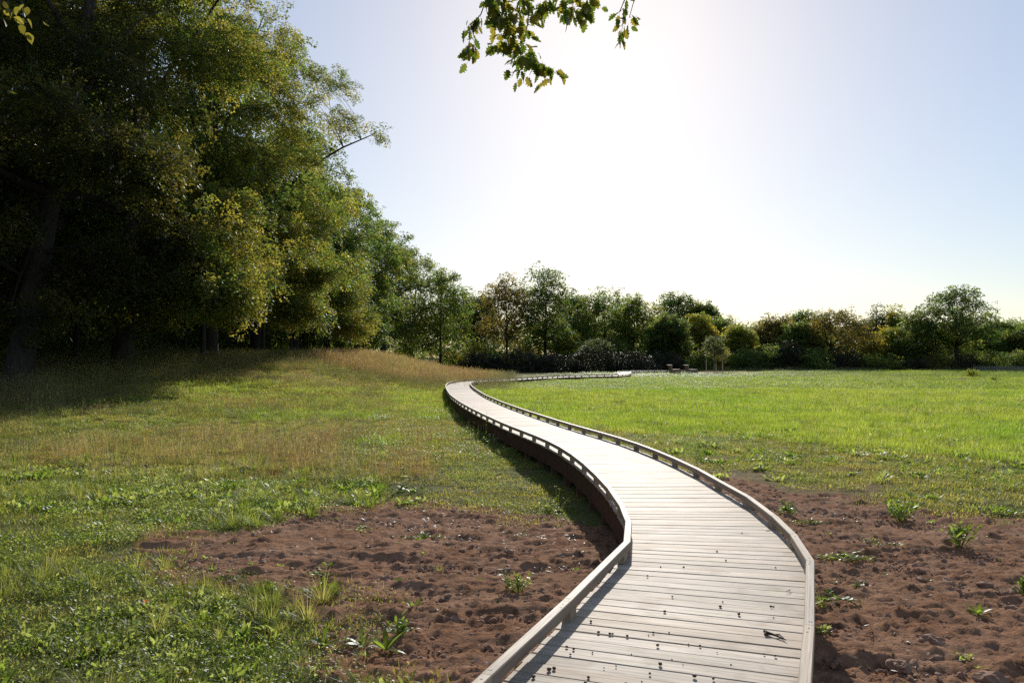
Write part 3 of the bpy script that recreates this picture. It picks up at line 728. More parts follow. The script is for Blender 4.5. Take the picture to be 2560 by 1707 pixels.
# the depth of the wood: one mass nobody could count
n = 15000; P = np.c_[r.uniform(-80, -33, n), r.uniform(10, 185, n), r.uniform(.5, 25, n)]
k = r.random(n) < .35; P[k, 2] = r.uniform(.3, 6, k.sum())
tag(scatter("woodland", 'wide', P, None, r.uniform(4.0, 6.0, n), tiltmax=.8, r=r), kind='stuff', label="dark depth of the wood behind the edge trees")
n = 1500; x_ = r.uniform(-36, -24.0, n); y_ = r.uniform(22, 150, n); P = np.c_[x_, y_, ground(x_, y_) + r.random(n) ** 1.6 * 2.4]
tag(scatter("undergrowth", 'wide', P, None, r.uniform(1.3, 2.4, n), tiltmax=.8, r=r), kind='stuff', label="shaded undergrowth between the trunks")

# ---- trees across the far side of the meadow.  u, top v: where they stand out in the photograph; Y: distance
def far_tree(name, u, vt, wpx, Y, key, label, **kw):
    px = u * K; x = (px - 1280) / F * Y; top_ = EYE + (HY - vt * K) / F * Y; g = gz(x, Y); H = (top_ - g) * 1.07
    rx = wpx * 1.12 * K / F * Y / 2; cr = kw.pop('cr', max(.8, rx * .30)); nsp = kw.pop('nsp', 19)
    kw.setdefault('nclump', int(34 + 5 * (rx * H / cr ** 2) * .55)); kw.setdefault('sscale', 1.25 * Y / 140)
    kw.setdefault('trunk_r', .26);  kw.setdefault('z0', .16)
    return make_tree(name, x, Y, H, rx * .93, rx * .8, label, key, kw.pop('bark', 'barkd'), nsp=nsp, cr=cr, seed=int(u), group=kw.pop('group', "trees along the far side of the meadow"), **kw)
FT = [
 ("oak_tree",1012,640,118,128,'green',"open-limbed tree ending the tall wood, with its forking trunk showing",dict(seethru=.8,bark='barkd',limbs=7,z0=.2)),
 ("willow_tree",1092,684,92,158,'silver',"grey-green feathery tree behind the shrubs left of the orange oak",dict(kind='vase')),
 ("oak_tree",1164,650,92,142,'autumn',"orange-brown thin-leaved oak with a bare forked trunk",dict(seethru=.55,limbs=8,z0=.3,fork=.35,cr=1.3)),
 ("oak_tree",1252,636,132,146,'oakd',"tallest dark green tree in the middle of the far treeline",dict(limbs=9,z0=.16,trunk_r=.35)),
 ("broadleaf_tree",1318,690,74,166,'oakd',"dark tree peeping over the right shoulder of the tallest one",{}),
 ("broadleaf_tree",1388,678,120,158,'green',"broad domed green tree right of the tallest one",{}),
 ("broadleaf_tree",1456,694,96,146,'green',"rounded green tree standing just in front of the domed one",dict(z0=.1)),
 ("round_tree",1536,734,74,134,'oakd',"compact dark round-headed tree behind the two benches",dict(z0=.16,nsp=26)),
 ("oak_tree",1556,688,100,172,'oakd',"high dark dome rising behind the round-headed tree",{}),
 ("broadleaf_tree",1612,708,60,172,'oakd',"dark tree sloping down on the right of the high dome",{}),
 ("poplar_tree",1604,728,56,150,'lime',"pale green upright tree right of the round-headed tree",dict(kind='column',z0=.08)),
 ("broadleaf_tree",1668,738,96,158,'green',"soft green tree before the dip in the treeline",{}),
 ("broadleaf_tree",1700,756,60,144,'lime',"light green low tree right at the dip in the treeline",dict(z0=.08)),
 ("oak_tree",1776,736,88,152,'autumn',"bronze-tinged tree just right of the dip in the treeline",{}),
 ("broadleaf_tree",1842,728,86,164,'oakd',"dark bluish tree behind and between the two bronze trees",{}),
 ("broadleaf_tree",1838,752,70,146,'green',"green tree in front of the dark bluish one",dict(z0=.1)),
 ("oak_tree",1908,724,150,146,'autumn',"spreading bronze oak with a stout trunk fanning out into bare limbs",dict(seethru=.7,limbs=11,fork=.25,z0=.25,cr=1.3,trunk_r=.34)),
 ("birch_tree",1984,744,66,158,'silver',"thin grey tree letting the sky through, right of the spreading oak",dict(seethru=.5,bark='barkl',cr=1.0)),
 ("poplar_tree",2014,712,30,156,'silver',"left of two bare-topped poplars with upright tips",dict(kind='column',seethru=.45,cr=.8,bark='barkl')),
 ("poplar_tree",2056,711,32,156,'lime',"right of two bare-topped poplars with upright tips",dict(kind='column',seethru=.5,cr=.8,bark='barkl')),
 ("broadleaf_tree",2036,762,96,146,'lime',"yellow-green full tree below the two poplars",dict(z0=.06)),
 ("oak_tree",2106,722,84,140,'oakd',"dark crooked oak with two stems left of the biggest far oak",dict(seethru=.65,limbs=8,fork=.3,cr=1.2)),
 ("oak_tree",2196,677,146,140,'oakd',"biggest solitary oak of the far side with sky showing through its dome",dict(seethru=1.0,limbs=13,fork=.26,z0=.28,trunk_r=.45,cr=1.35,nclump=105)),
 ("broadleaf_tree",2150,768,80,152,'green',"olive tree filling the gap beneath the biggest oak's left side",{}),
 ("broadleaf_tree",2268,762,90,152,'green',"olive tree filling the gap beneath the biggest oak's right side",{}),
 ("broadleaf_tree",2304,744,76,158,'oakd',"dark tree at the right edge of the photo",{}),
 ("broadleaf_tree",2362,756,80,150,'green',"tree cut by the right edge of the photo",{}),
 ("broadleaf_tree",2440,750,110,152,'oakd',"dark tree just beyond the right edge of the photo",{}),
]
for nm, u, v, w_, Y_, key, lab, kw in FT: far_tree(nm, u, v, w_, Y_, key, lab, **kw)
# shrubs in front of them
def shrub(u, vt, wpx, Y, key, label, name="shrub", group="shrubs in front of the far trees", n=None, hs=1.0, sc=None, x=None):
    r = np.random.default_rng(int(u * 3 + vt)); X0 = (u * K - 1280) / F * Y if x is None else x; g = gz(X0, Y); H = EYE + (HY - vt * K) / F * Y - g; rx = wpx * K / F * Y / 2
    root = empty(name, (X0, Y, g - .05), label, "shrub" if name != "hedge" else "hedge", group)
    n = n or int(60 + 26 * rx * H); a = r.uniform(0, 2 * pi, n); q = np.sqrt(r.random(n)); hh = H * (1 - .75 * q ** 2.4) * (1 + .25 * vnoise(np.cos(a) * 2 * q + u, np.sin(a) * 2 * q))
    z = hh * r.random(n) ** .7 - .25; P = np.c_[np.cos(a) * q * rx, np.sin(a) * q * rx * .7, z]
    bake("foliage", T_FAR, P, np.c_[r.uniform(-.7, .7, (n, 2)), r.uniform(0, 2 * pi, n)], (sc or 1.3 * Y / 140) * r.uniform(.7, 1.2, n), M[key], root, r)
    m = MB()
    for i in range(7):
        t = i / 7 * 2 * pi; m.tube([(0, 0, -.1), (cos(t) * rx * .25, sin(t) * rx * .2, H * .4), (cos(t) * rx * .55, sin(t) * rx * .4, H * .75)], [.05, .035, .012], 5, False)
    obj("stem", m.mesh("stem", M['barkd']), root); return root
SH = [(1048,800,60,126,'lime',"bright green shrub at the foot of the open-limbed tree"),(1092,762,56,134,'lime',"pale yellow-green sapling clump left of the orange oak"),(1128,790,60,132,'green',"green shrub under the left side of the orange oak"),
 (1200,770,70,150,'autumn',"rusty low tree-shrub between the orange oak and the tallest tree"),(1310,772,90,144,'lime',"sunlit yellow-green shrub right of the tallest tree's trunk"),(1352,770,60,138,'green',"green bush behind the bramble hump"),
 (1420,775,70,140,'oakd',"dark bush right of the bramble hump"),(1500,770,60,138,'green',"bush left of the round-headed tree"),(1595,790,56,134,'oakd',"dark bush behind the staked sapling"),(1650,785,70,136,'lime',"light bush right of the staked sapling"),
 (1712,790,70,136,'oakd',"low dark bush at the dip of the treeline"),(1760,785,70,138,'oakd',"dark bush under the bronze-tinged tree"),(1815,780,80,138,'bramble',"wide dark bush between the bronze trees"),(1870,795,70,136,'green',"bush left of the spreading oak's trunk"),
 (1950,800,80,138,'bramble',"dark bush right of the spreading oak's trunk"),(2010,808,60,136,'green',"bush under the left poplar"),(2050,812,50,134,'oakd',"round bush under the right poplar"),(2100,818,60,134,'bramble',"low dark bush at the foot of the crooked oak"),
 (2150,806,66,136,'autumn',"reddish bush between the crooked oak and the biggest oak"),(2215,806,70,136,'bramble',"dark bush at the foot of the biggest oak"),(2275,800,80,136,'oakd',"dark bush right of the biggest oak"),(2340,800,80,138,'oakd',"dark bush at the right edge of the photo"),(2430,800,90,140,'oakd',"dark bush beyond the right edge of the photo")]
for u, v, w_, Y_, key, lab in SH: shrub(u, v, w_ * 1.15, Y_, key, lab)
for u, v, w_, Y_, lab in [(1108,806,110,118,"left end of the dark bramble bank, low and rounded"),(1188,800,120,119,"long flat-topped stretch of dark bramble bank beneath the orange oak"),(1272,806,120,119,"stretch of dark bramble bank beneath the tallest tree"),
    (1368,782,104,118,"highest hump of the dark bramble bank, topped with pale leaves"),(1448,798,110,119,"dark bramble bank right of the pale-topped hump"),(1530,806,90,124,"right end of the dark bramble bank behind the benches")]:
    shrub(u, v, w_ * 1.2, Y_, 'bramble', lab, "bramble_bush", "bramble bank in front of the far trees", n=900, sc=.9)
hx = (1372 * K - 1280) / F * 118
r = np.random.default_rng(8); n = 110; a = r.uniform(0, 2 * pi, n); q = r.random(n)
P = np.c_[hx + np.cos(a) * q * 2.6, 117.6 + np.sin(a) * q * 1.6, EYE + (HY - 789 * K) / F * 118 + .55 - 1.1 * q ** 2 + r.uniform(-.2, .1, n)]
t_ = bake("climber", T_FAR, P, np.c_[r.uniform(-.7, .7, (n, 2)), r.uniform(0, 2 * pi, n)], .7, M['silver'], None, r); tag(t_, "pale flowering climber draped over the bramble hump", "climber")
# far-off wood closing the gaps
n = 5200; P = np.c_[r.uniform(-60, 175, n), r.uniform(176, 196, n), np.zeros(n)]; P[:, 2] = ground(P[:, 0], P[:, 1]) + r.random(n) ** .9 * (9.4 + 3 * vnoise(P[:, 0] * .09, P[:, 1] * .05))
tag(scatter("distant_wood", 'oakd', P, None, r.uniform(3.0, 4.4, n), None, .8, r), kind='stuff', label="far-off wood showing between the trees")
n = 2600; P = np.c_[r.uniform(-22, 150, n), r.uniform(139, 148, n), np.zeros(n)]; P[:, 2] = ground(P[:, 0], P[:, 1]) + r.random(n) ** 1.3 * 3.0
tag(scatter("hedgerow_growth", 'oakd', P, None, r.uniform(1.6, 2.6, n), None, .8, r), kind='stuff', label="mixed dark growth between the far trunks")

# ---- staked young tree, lone bush, benches, far fence
sx, sy = gp(1640, 858, EYE - .17)
sx = (1640 * K - 1280) / F * 121; sy = 121
sp_ = make_tree("young_tree", sx, sy, 5.6, 1.7, 1.5, "staked young tree with a thin airy crown, alone behind the soil strip", 'silver', 'barkl', .32, 26, 10, .6, 1.0, trunk_r=.07, kind='cone', seed=5, cat='tree', limbs=6)
for i, (dx, dy) in enumerate(((-1.15, 0), (1.25, .1), (.15, -.5))):
    m = MB(); m.tube([(0, 0, -.3), (0, 0, 1.85 if i < 2 else 1.3)], [.07, .065], 7)
    o = obj("stake", m.mesh("stake", M['stake']), None, (sx + dx, sy + dy, gz(sx, sy)))
    tag(o, ["left wooden stake beside the young tree", "right wooden stake beside the young tree", "short front stake close to the young tree's stem"][i], "stake", "stakes round the young tree")
shrub(2230, 840, 44, 86, 'lime', "small lone yellow-green bush standing out on the right of the field", "bush", None, n=190, sc=.5)
shrub(2284, 862, 24, 70, 'bramble', "thin dark weed clump on the field near the right edge", "weed_clump", None, n=16, sc=.55)
def bench(u, Y, label):
    x = (u * K - 1280) / F * Y; root = empty("bench", (x, Y, gz(x, Y)), label, "bench", "two wooden benches facing right")
    m = MB(); m.box((.35, 0, .30), (1.0, 1.9, .52)); bmb = m.mesh("seat_box", M['benchwood']); obj("seat_box", bmb, root)
    for i in range(4):
        m = MB(); m.box((-.02 + i * .25, 0, .585), (.23, 1.94, .045)); obj("slat", m.mesh("slat", M['benchwood']), root)
    m = MB(); V = []
    for dy in (-.93, .93):
        V += [(-.22, dy, .05), (-.08, dy, .05), (-.30, dy, 1.10), (-.44, dy, 1.10)]
    m.add(V, [(0, 1, 2, 3), (7, 6, 5, 4), (0, 4, 5, 1), (1, 5, 6, 2), (2, 6, 7, 3), (3, 7, 4, 0)]); obj("backrest", m.mesh("backrest", M['benchwood']), root)
    m = MB(); m.box((-.43, 0, 1.13), (.42, 1.9, .07)); obj("headrest", m.mesh("headrest", M['benchpale']), root); return root
bench(1545, 106, "left of the two wooden benches at the end of the boardwalk"); bench(1583, 106, "right of the two wooden benches, next to the young tree")
fx0 = (2236 * K - 1280) / F * 128; fence = empty("picket_fence", (fx0, 128, gz(fx0, 128)), "low grey paling fence along the far right edge of the field", "fence")
m = MB(); m.box((.0, 0, 0), (.09, .03, .85)); pk = m.mesh("paling", M['barkl'])
for i in range(90): obj("paling", pk, fence, (i * .27, 0, .42 + random.uniform(-.05, .05)), (0, random.uniform(-.05, .05), 0))
for z in (.25, .62):
    m = MB(); m.box((12, .04, z), (24.2, .03, .07)); obj("fence_rail", m.mesh("fence_rail", M['barkl']), fence)

# ---- oak the photographer stands under: trunk behind the camera, twigs hang into view
def lobed_leaf(name, L, r, mat):
    m = MB(); pts = []; nl = 4
    for i in range(nl * 2 + 1):
        t = i / (nl * 2); w = L * .36 * (sin(pi * (t ** .85) * .93 + .12)) * (1.0 if i % 2 else .48); pts.append((t * L * .94 + .03 * L, w + .004))
    bend = r.uniform(-.5, .9) / L
    up = [(x, y, -bend * x * x * .5 + abs(y) * .25) for x, y in pts]; dn = [(x, -y, z) for x, y, z in up]
    V = [(0, 0, 0)] + up + dn + [(L * 1.02, 0, -bend * L * L * .5)] + [(x, 0, -bend * x * x * .5) for x, y in pts]
    n = len(pts); Fc = []
    for i in range(n - 1):
        Fc.append((1 + 2 * n + 1 + i, 1 + 2 * n + 2 + i, 2 + i, 1 + i)); Fc.append((1 + n + i, 2 + n + i, 1 + 2 * n + 2 + i, 1 + 2 * n + 1 + i))
    Fc += [(0, 2 * n + 2, 1), (0, 1 + n, 2 * n + 2), (n, 3 * n + 1, 2 * n + 1), (3 * n + 1, 2 * n, 2 * n + 1)]
    m.add(V, Fc); m.tube([(-.018, 0, .002), (0, 0, 0)], [.0012, .0012], 3, False); return m.mesh(name, mat)
M['oakleaf'] = leaf_mat("overhead_oak_leaves", (.045, .075, .010), (.060, .085, .012), (.10, .09, .015), 5, trans=.55, tgain=3.2, cfac=.2, gw=.02)
r = np.random.default_rng(77)
LV = [lobed_leaf("oak_leaf", q, r, M['oakleaf']) for q in (.07, .085, .095, .10, .08, .11)]
def W2(px, py, d): return Vector(((px - 1280) / F * d, d, EYE + (HY - py) / F * d))
ot = empty("oak_tree", (2.6, -3.5, 0), "oak overhanging the view with lobed leafy twigs hanging in front of the sun", "tree")
oloc = Vector((2.6, -3.5, 0))
m = MB(); m.tube([(0, 0, -.2), (.05, .1, 1.5), (.0, .3, 3.2), (-.2, .6, 5.0), (-.4, .9, 7.0)], [.42, .33, .29, .24, .16], 12); obj("trunk", m.mesh("trunk", M['bark'], True), ot)
D0 = 6.9
m = MB(); hub = W2(1330, -330, D0); m.tube([(-.05, .3, 3.3), (-.5, 3.0, 4.6), (-1.4, 6.4, 5.6), Vector(hub) - oloc, W2(1400, -420, D0 + 1.5) - oloc], [.17, .13, .09, .05, .02], 8); obj("limb", m.mesh("limb", M['bark'], True), ot)
STR = [  # hanging twigs as (px, py) polylines of the photograph at about 6.9 m, leaf count, spread
 ([(1270,-160),(1215,-30),(1190,35),(1175,90),(1172,150)], 34, 20),
 ([(1290,-200),(1262,-60),(1262,20),(1290,90),(1318,140),(1345,180),(1382,205)], 62, 30),
 ([(1290,-200),(1250,-40),(1238,20),(1250,50)], 36, 26),
 ([(1300,-200),(1300,-20),(1282,40),(1268,70),(1262,120),(1245,140)], 30, 24),
 ([(1320,-240),(1300,0),(1322,60),(1312,120),(1306,165),(1303,195)], 34, 24),
 ([(1340,-240),(1372,-60),(1362,-5),(1352,30)], 22, 20),
 ([(1340,-240),(1400,-60),(1412,0),(1432,35),(1430,50)], 22, 18),
 ([(1360,-240),(1450,-60),(1440,0),(1458,30),(1482,38)], 26, 22),
 ([(1360,-260),(1520,-80),(1500,-20),(1478,0)], 9, 18),
 ([(1380,-300),(1580,-120),(1572,-20),(1560,40),(1555,70),(1556,105)], 12, 15),
 ([(1380,-300),(1600,-140),(1590,20),(1580,60)], 6, 12)]
allp = []
for P_, nl_, sprd in STR:
    dd = [D0 + r.uniform(-.3, .3) for _ in P_]; dd[0] = D0; pts = [W2(a, b - 24, d) for (a, b), d in zip(P_, dd)]
    pts[0] = (pts[0] + Vector(hub)) / 2
    m = MB(); cc = catmull([(p.x, p.z) for p in pts], .06); yy = np.interp(np.linspace(0, 1, len(cc)), np.linspace(0, 1, len(pts)), [p.y for p in pts])
    C3 = [Vector((c[0], y_, c[1])) for c, y_ in zip(cc, yy)]
    m.tube([p - oloc for p in [Vector(hub)] + C3[::2]], list(np.linspace(.012, .0022, len(C3[::2]) + 1)), 5, False); obj("twig", m.mesh("twig", M['twigbark']), ot)
    vis = [p for p in C3 if (p.z - EYE) / p.y < (HY + 40) / F]
    for k in range(nl_):
        b_ = vis[int(r.integers(0, len(vis)))] if k > 4 else vis[-1 - k % 2]; o_ = Vector(r.normal(0, 1, 3)) * sprd / F * D0 * .46
        o_.z -= .01; p = b_ + o_
        o = obj("leaf", LV[int(r.integers(0, 6))], ot, p - oloc, (r.normal(0, .9), r.uniform(.3, 1.5), atan2(o_.y, o_.x) + r.normal(0, .8)), float(r.uniform(.75, 1.1)))
    Pm = []; Rm = []
    for k in range(int(nl_ * .8)):
        b_ = vis[int(r.integers(0, len(vis)))]; o_ = Vector(r.normal(0, 1, 3)) * sprd / F * D0 * .42; Pm.append(tuple(b_ + o_ + Vector((0, .12, 0)) - oloc)); Rm.append((r.normal(0, .9), r.uniform(.3, 1.5), atan2(o_.y, o_.x) + r.normal(0, .8)))
    allp.append((Pm, Rm))
LT = []
for me in LV[:4]:
    co = np.array([v.co[:] for v in me.vertices]); LT.append(np.array([[co[p.vertices[0]], co[p.vertices[1]], co[p.vertices[2]], co[p.vertices[min(3, len(p.vertices) - 1)]]] for p in me.polygons if len(p.vertices) in (3, 4)]))
Pm = sum((a for a, b in allp), []); Rm = sum((b for a, b in allp), [])
tag(bake("leaf_mass", LT, Pm, np.array(Rm), r.uniform(.8, 1.15, len(Pm)), M['oakleaf'], ot, r), kind='stuff')
# leafy spray of another tree at the top left corner
lt = empty("hazel_tree", (-6.2, 2.0, 0), "yellow-green broad leaves of a near twig in the top left corner", "tree"); ll = Vector((-6.2, 2.0, 0))
m = MB(); m.tube([(0, 0, -.2), (.1, .1, 1.6), (.4, .8, 3.2), (1.2, 2.2, 4.6)], [.16, .12, .08, .03], 9); obj("trunk", m.mesh("trunk", M['bark'], True), lt)
M['hazel'] = leaf_mat("hazel_leaves", (.055, .075, .014), (.07, .09, .016), (.11, .10, .02), 4, trans=.6, tgain=2.4, gw=.02)
def round_leaf(L):
    m = MB(); n = 9; V = [(0, 0, 0)]
    for i in range(1, n): t = i / n; w = L * .34 * sin(pi * t ** .8); V += [(t * L, w, .15 * w - .3 * t * t * L), (t * L, -w, .15 * w - .3 * t * t * L)]
    V.append((L, 0, -.32 * L)); Fc = [(0, 2, 1)] + [(2 * i - 1, 2 * i, 2 * i + 2, 2 * i + 1) for i in range(1, n - 1)] + [(2 * n - 3, 2 * n - 2, 2 * n - 1)]
    m.add(V, Fc); return m.mesh("leaf", M['hazel'])
RLf = [round_leaf(.055), round_leaf(.065)]
m = MB(); tw = [Vector((1.2, 2.2, 4.6)) + ll, W2(-60, -60, 5.2), W2(0, 10, 5.2), W2(55, 62, 5.2)]; m.tube([p - ll for p in tw], [.02, .01, .006, .002], 5, False); obj("twig", m.mesh("twig", M['twigbark']), lt)
for k in range(30):
    t = r.random(); b_ = tw[1].lerp(tw[3], t); p = b_ + Vector(r.normal(0, .045, 3)); obj("leaf", RLf[k % 2], lt, p - ll, (r.normal(0, .7), r.uniform(0, 1.3), r.uniform(0, 6.28)))
# ------------------------------------------------------------ ground vegetation kits
rk = np.random.default_rng(21)
U = rk.uniform
def patch(kind):
    m = MB()
    if kind == 'grass':                       # metre-wide sward
        for _ in range(260): m.strip((U(-.55, .55), U(-.55, .55), 0), U(0, 6.28), U(.0, .5), U(.09, .21), .0075, U(.1, 1.1), 2, peak=0)
        return m.mesh("kit", M['grass'])
    if kind == 'turf':                        # low creeping leaves and short blades
        for _ in range(150): m.strip((U(-.42, .42), U(-.42, .42), 0), U(0, 6.28), U(.2, 1.1), U(.03, .085), U(.010, .020), U(.2, 1.0), 2, peak=.5)
        for _ in range(110): m.strip((U(-.42, .42), U(-.42, .42), 0), U(0, 6.28), U(0, .7), U(.05, .12), .005, U(.2, 1.2), 2, peak=0)
        return m.mesh("kit", M['turf'])
    if kind == 'tuft':
        n = 75
        for _ in range(n):
            a = U(0, 6.28); q = U(0, .06); m.strip((cos(a) * q, sin(a) * q, 0), a + U(-.5, .5), U(.05, .75), U(.13, .34), .0065, U(.3, 1.5), 4, peak=0)
        return m.mesh("kit", M['grass2'])
    if kind == 'weed':                        # broad leaved low weeds
        for _ in range(int(U(5, 9))):
            cx, cy = U(-.14, .14, 2); 
            for _ in range(int(U(4, 8))): m.strip((cx + U(-.02, .02), cy + U(-.02, .02), 0), U(0, 6.28), U(.2, 1.15), U(.05, .14), U(.02, .045), U(.2, 1.1), 4, peak=.62, roll=U(-.6, .6))
        return m.mesh("kit", M['weed'])
    if kind == 'clover':                      # small-leaved leafy mat
        for _ in range(110):
            x_, y_ = U(-.2, .2, 2); h = U(.02, .11); m.strip((x_, y_, h), U(0, 6.28), U(.6, 1.7), U(.018, .04), U(.012, .024), U(-.2, .8), 2, peak=.5, roll=U(-.5, .5))
        for _ in range(14): m.strip((U(-.2, .2), U(-.2, .2), 0), U(0, 6.28), U(0, .5), U(.08, .16), .003, U(.1, .5), 2, peak=0)
        return m.mesh("kit", M['weed'])
    if kind in ('dry', 'straw'):              # tall seeding grass
        for _ in range(34 if kind == 'dry' else 46):
            x_, y_ = U(-.45, .45, 2); az = U(0, 6.28); L = U(.35, .75); tl = U(.0, .22); be = U(.05, .5); m.strip((x_, y_, 0), az, tl, L, .004, be, 3, peak=0)
            ex = Vector((x_ + cos(az) * sin(tl + be * .5) * L, y_ + sin(az) * sin(tl + be * .5) * L, cos(tl + be * .5) * L))
            for _ in range(5): m.strip(ex - Vector((0, 0, U(0, .13))), U(0, 6.28), U(.1, .9), U(.03, .07), .010, U(0, .6), 1, peak=0)
        for _ in range(60): m.strip((U(-.45, .45), U(-.45, .45), 0), U(0, 6.28), U(0, .6), U(.12, .35), .005, U(.2, 1.0), 2, peak=0)
        return m.mesh("kit", M[kind])
    if kind == 'litter':
        for _ in range(9):
            x_, y_ = U(-.2, .2, 2); m.strip((x_, y_, U(.008, .03)), U(0, 6.28), U(1.1, 1.7), U(.025, .07), U(.008, .018), U(-.3, .8), 3, peak=.5, roll=U(-.4, .4))
        return m.mesh("kit", M['litter'])
    if kind == 'flower':
        k = [U(.05, .22)]; m.strip((0, 0, 0), 0, .05, k[0], .003, .1, 2, peak=0)
        for i in range(7): m.strip((0, 0, k[0]), i * .9, U(.5, 1.3), .014, .009, .2, 1, peak=0)
        return m.mesh("kit", M['yellow'])
    if kind == 'seedling':
        for i in range(int(U(3, 7))): m.strip((0, 0, .002), U(0, 6.28), U(.5, 1.2), U(.02, .05), U(.01, .018), U(.2, .9), 3, peak=.6)
        return m.mesh("kit", M['weed'])
def lump(r, mat, sub=2, sq=.6, amp=.35):
    bm = bmesh.new(); bmesh.ops.create_icosphere(bm, subdivisions=sub, radius=.5)
    o = r.uniform(0, 50)
    for v in bm.verts:
        c = v.co.normalized(); k = 1 + amp * float(fbm(np.array([c.x * 1.6 + o + c.z]), np.array([c.y * 1.6 + o * .7 - c.z * .8]), 3)[0]) * 1.6
        v.co = Vector((c.x * .5 * k, c.y * .5 * k, c.z * .5 * k * sq))
    me = bpy.data.meshes.new("lump"); bm.to_mesh(me); bm.free(); me.materials.append(mat); return me
for key, n in (('grass', 4), ('turf', 4), ('tuft', 5), ('weed', 6), ('clover', 4), ('dry', 4), ('straw', 4), ('litter', 6), ('flower', 4), ('seedling', 5)):
    proto_coll(key, [patch(key) for _ in range(n)])
proto_coll('clod', [lump(rk, M['clod']) for _ in range(6)])
proto_coll('pebble', [lump(rk, M['pebble'], 1, .6, .2) for _ in range(4)])

def sow(x0, x1, y0, y1, density, mask=None, margin=.78, seed=0, vis=True):
    r = np.random.default_rng(seed + 1000); n = int((x1 - x0) * (y1 - y0) * density)
    x = r.uniform(x0, x1, n); y = r.uniform(y0, y1, n)
    k = np.ones(n, bool)
    if vis: k &= np.abs(x) < y * .64 + 2.5
    if mask is not None: k &= mask(x, y)
    x, y = x[k], y[k]; k = path_dist(x, y) > margin; x, y = x[k], y[k]
    return np.c_[x, y, ground(x, y) + soil_relief(x, y, .35 * (1 - sst(16, 30, y))) * .5 - .006], r
def put(name, key, sets, label, tilt=.12):
    P = np.vstack([s[0] for s in sets]); Sc = np.vstack([s[1] for s in sets])
    return tag(scatter(name, key, P, None, Sc, None, tilt, np.random.default_rng(len(P))), kind='stuff', label=label)
def sc3(r, n, a, b, zf=1.0):
    s_ = r.uniform(a, b, n); return np.c_[s_, s_, s_ * zf]
def ndens(x, y, f, lo, seed=0): return (fbm(x * f + seed, y * f - seed, 3) + .5) > lo
rj = np.random.default_rng(99)
nosoil = lambda x, y: ~is_soil(x + rj.normal(0, .22, x.shape), y + rj.normal(0, .38, x.shape))
notrack = lambda x, y: ~inpoly(*toD(x, np.maximum(y, 1)), TRACK) & ~inpoly(*toD(x, np.maximum(y, 1)), BENCH_SOIL)
lushF = lambda x, y: dens(x, y, LUSH_F) & notrack(x, y)
lushL = lambda x, y: dens(x, y, LUSH_L)
sparse = lambda x, y: dens(x, y, SPARSE_R)
left = lambda x, y: x < np.interp(y, CEN[:, 1][:1200:10], CEN[:, 0][:1200:10])
mound = lambda x, y: np.exp(-((x + 8.6) / 6.2) ** 2 - ((y - 64) / 10.5) ** 2) > .32 + .25 * fbm(x * .3, y * .3, 2)
# bright meadow grass of the field
S_ = []
for (x0, x1, y0, y1, d, a, b, zf, sd_) in ((-4, 32, 15, 30, 5.0, .8, 1.2, .9, 1), (-6, 44, 30, 50, 2.6, 1.1, 1.6, .75, 2), (-5, 66, 50, 85, 1.2, 1.7, 2.4, .38, 3), (0, 112, 85, 165, .42, 2.6, 3.8, .18, 4)):
    P, r = sow(x0, x1, y0, y1, d, lambda x, y: lushF(x, y) & ~left(x, y), seed=sd_); S_.append((P, sc3(r, len(P), a, b, zf)))
P, r = sow(-9, 1, 20, 62, 3.2, lambda x, y: lushL(x, y) & left(x, y), seed=5); S_.append((P, sc3(r, len(P), .9, 1.3, .8)))
P, r = sow(-4, 16, 60, 112, .8, lambda x, y: left(x, y) & (x > -1 + (y - 62) * .1), seed=6); S_.append((P, sc3(r, len(P), 1.7, 2.4, .3)))
P, r = sow(-34, -2, 19, 56, 2.2, lambda x, y: nosoil(x, y) & left(x, y) & ndens(x, y, .13, .50, 91) & ~mound(x, y), seed=106); S_.append((P, sc3(r, len(P), 1.0, 1.6, .7)))
put("meadow_grass", 'grass', S_, "bright green grass covering the open field")
# low turf: thin growth around the boardwalk and under the taller plants
S_ = []
P, r = sow(1.0, 28, 8.5, 25, 14, lambda x, y: nosoil(x, y) & ~left(x, y) & (~sparse(x, y) | ndens(x, y, .9, .36, 3)) & ndens(x, y, 1.6, .15, 1), seed=7); S_.append((P, sc3(r, len(P), .6, 1.1)))
P, r = sow(-20, 2, 8.5, 34, 11, lambda x, y: nosoil(x, y) & left(x, y) & ndens(x, y, 1.3, .12, 8), seed=8); S_.append((P, sc3(r, len(P), .6, 1.15)))
P, r = sow(-34, 0, 30, 66, 2.4, lambda x, y: nosoil(x, y) & left(x, y), seed=9); S_.append((P, sc3(r, len(P), 1.4, 2.2)))
P, r = sow(-8, 1, 3.2, 9, 10, lambda x, y: nosoil(x, y) & left(x, y), seed=10); S_.append((P, sc3(r, len(P), .6, 1.0)))
put("low_turf", 'turf', S_, "patchy low green turf beside the boardwalk")
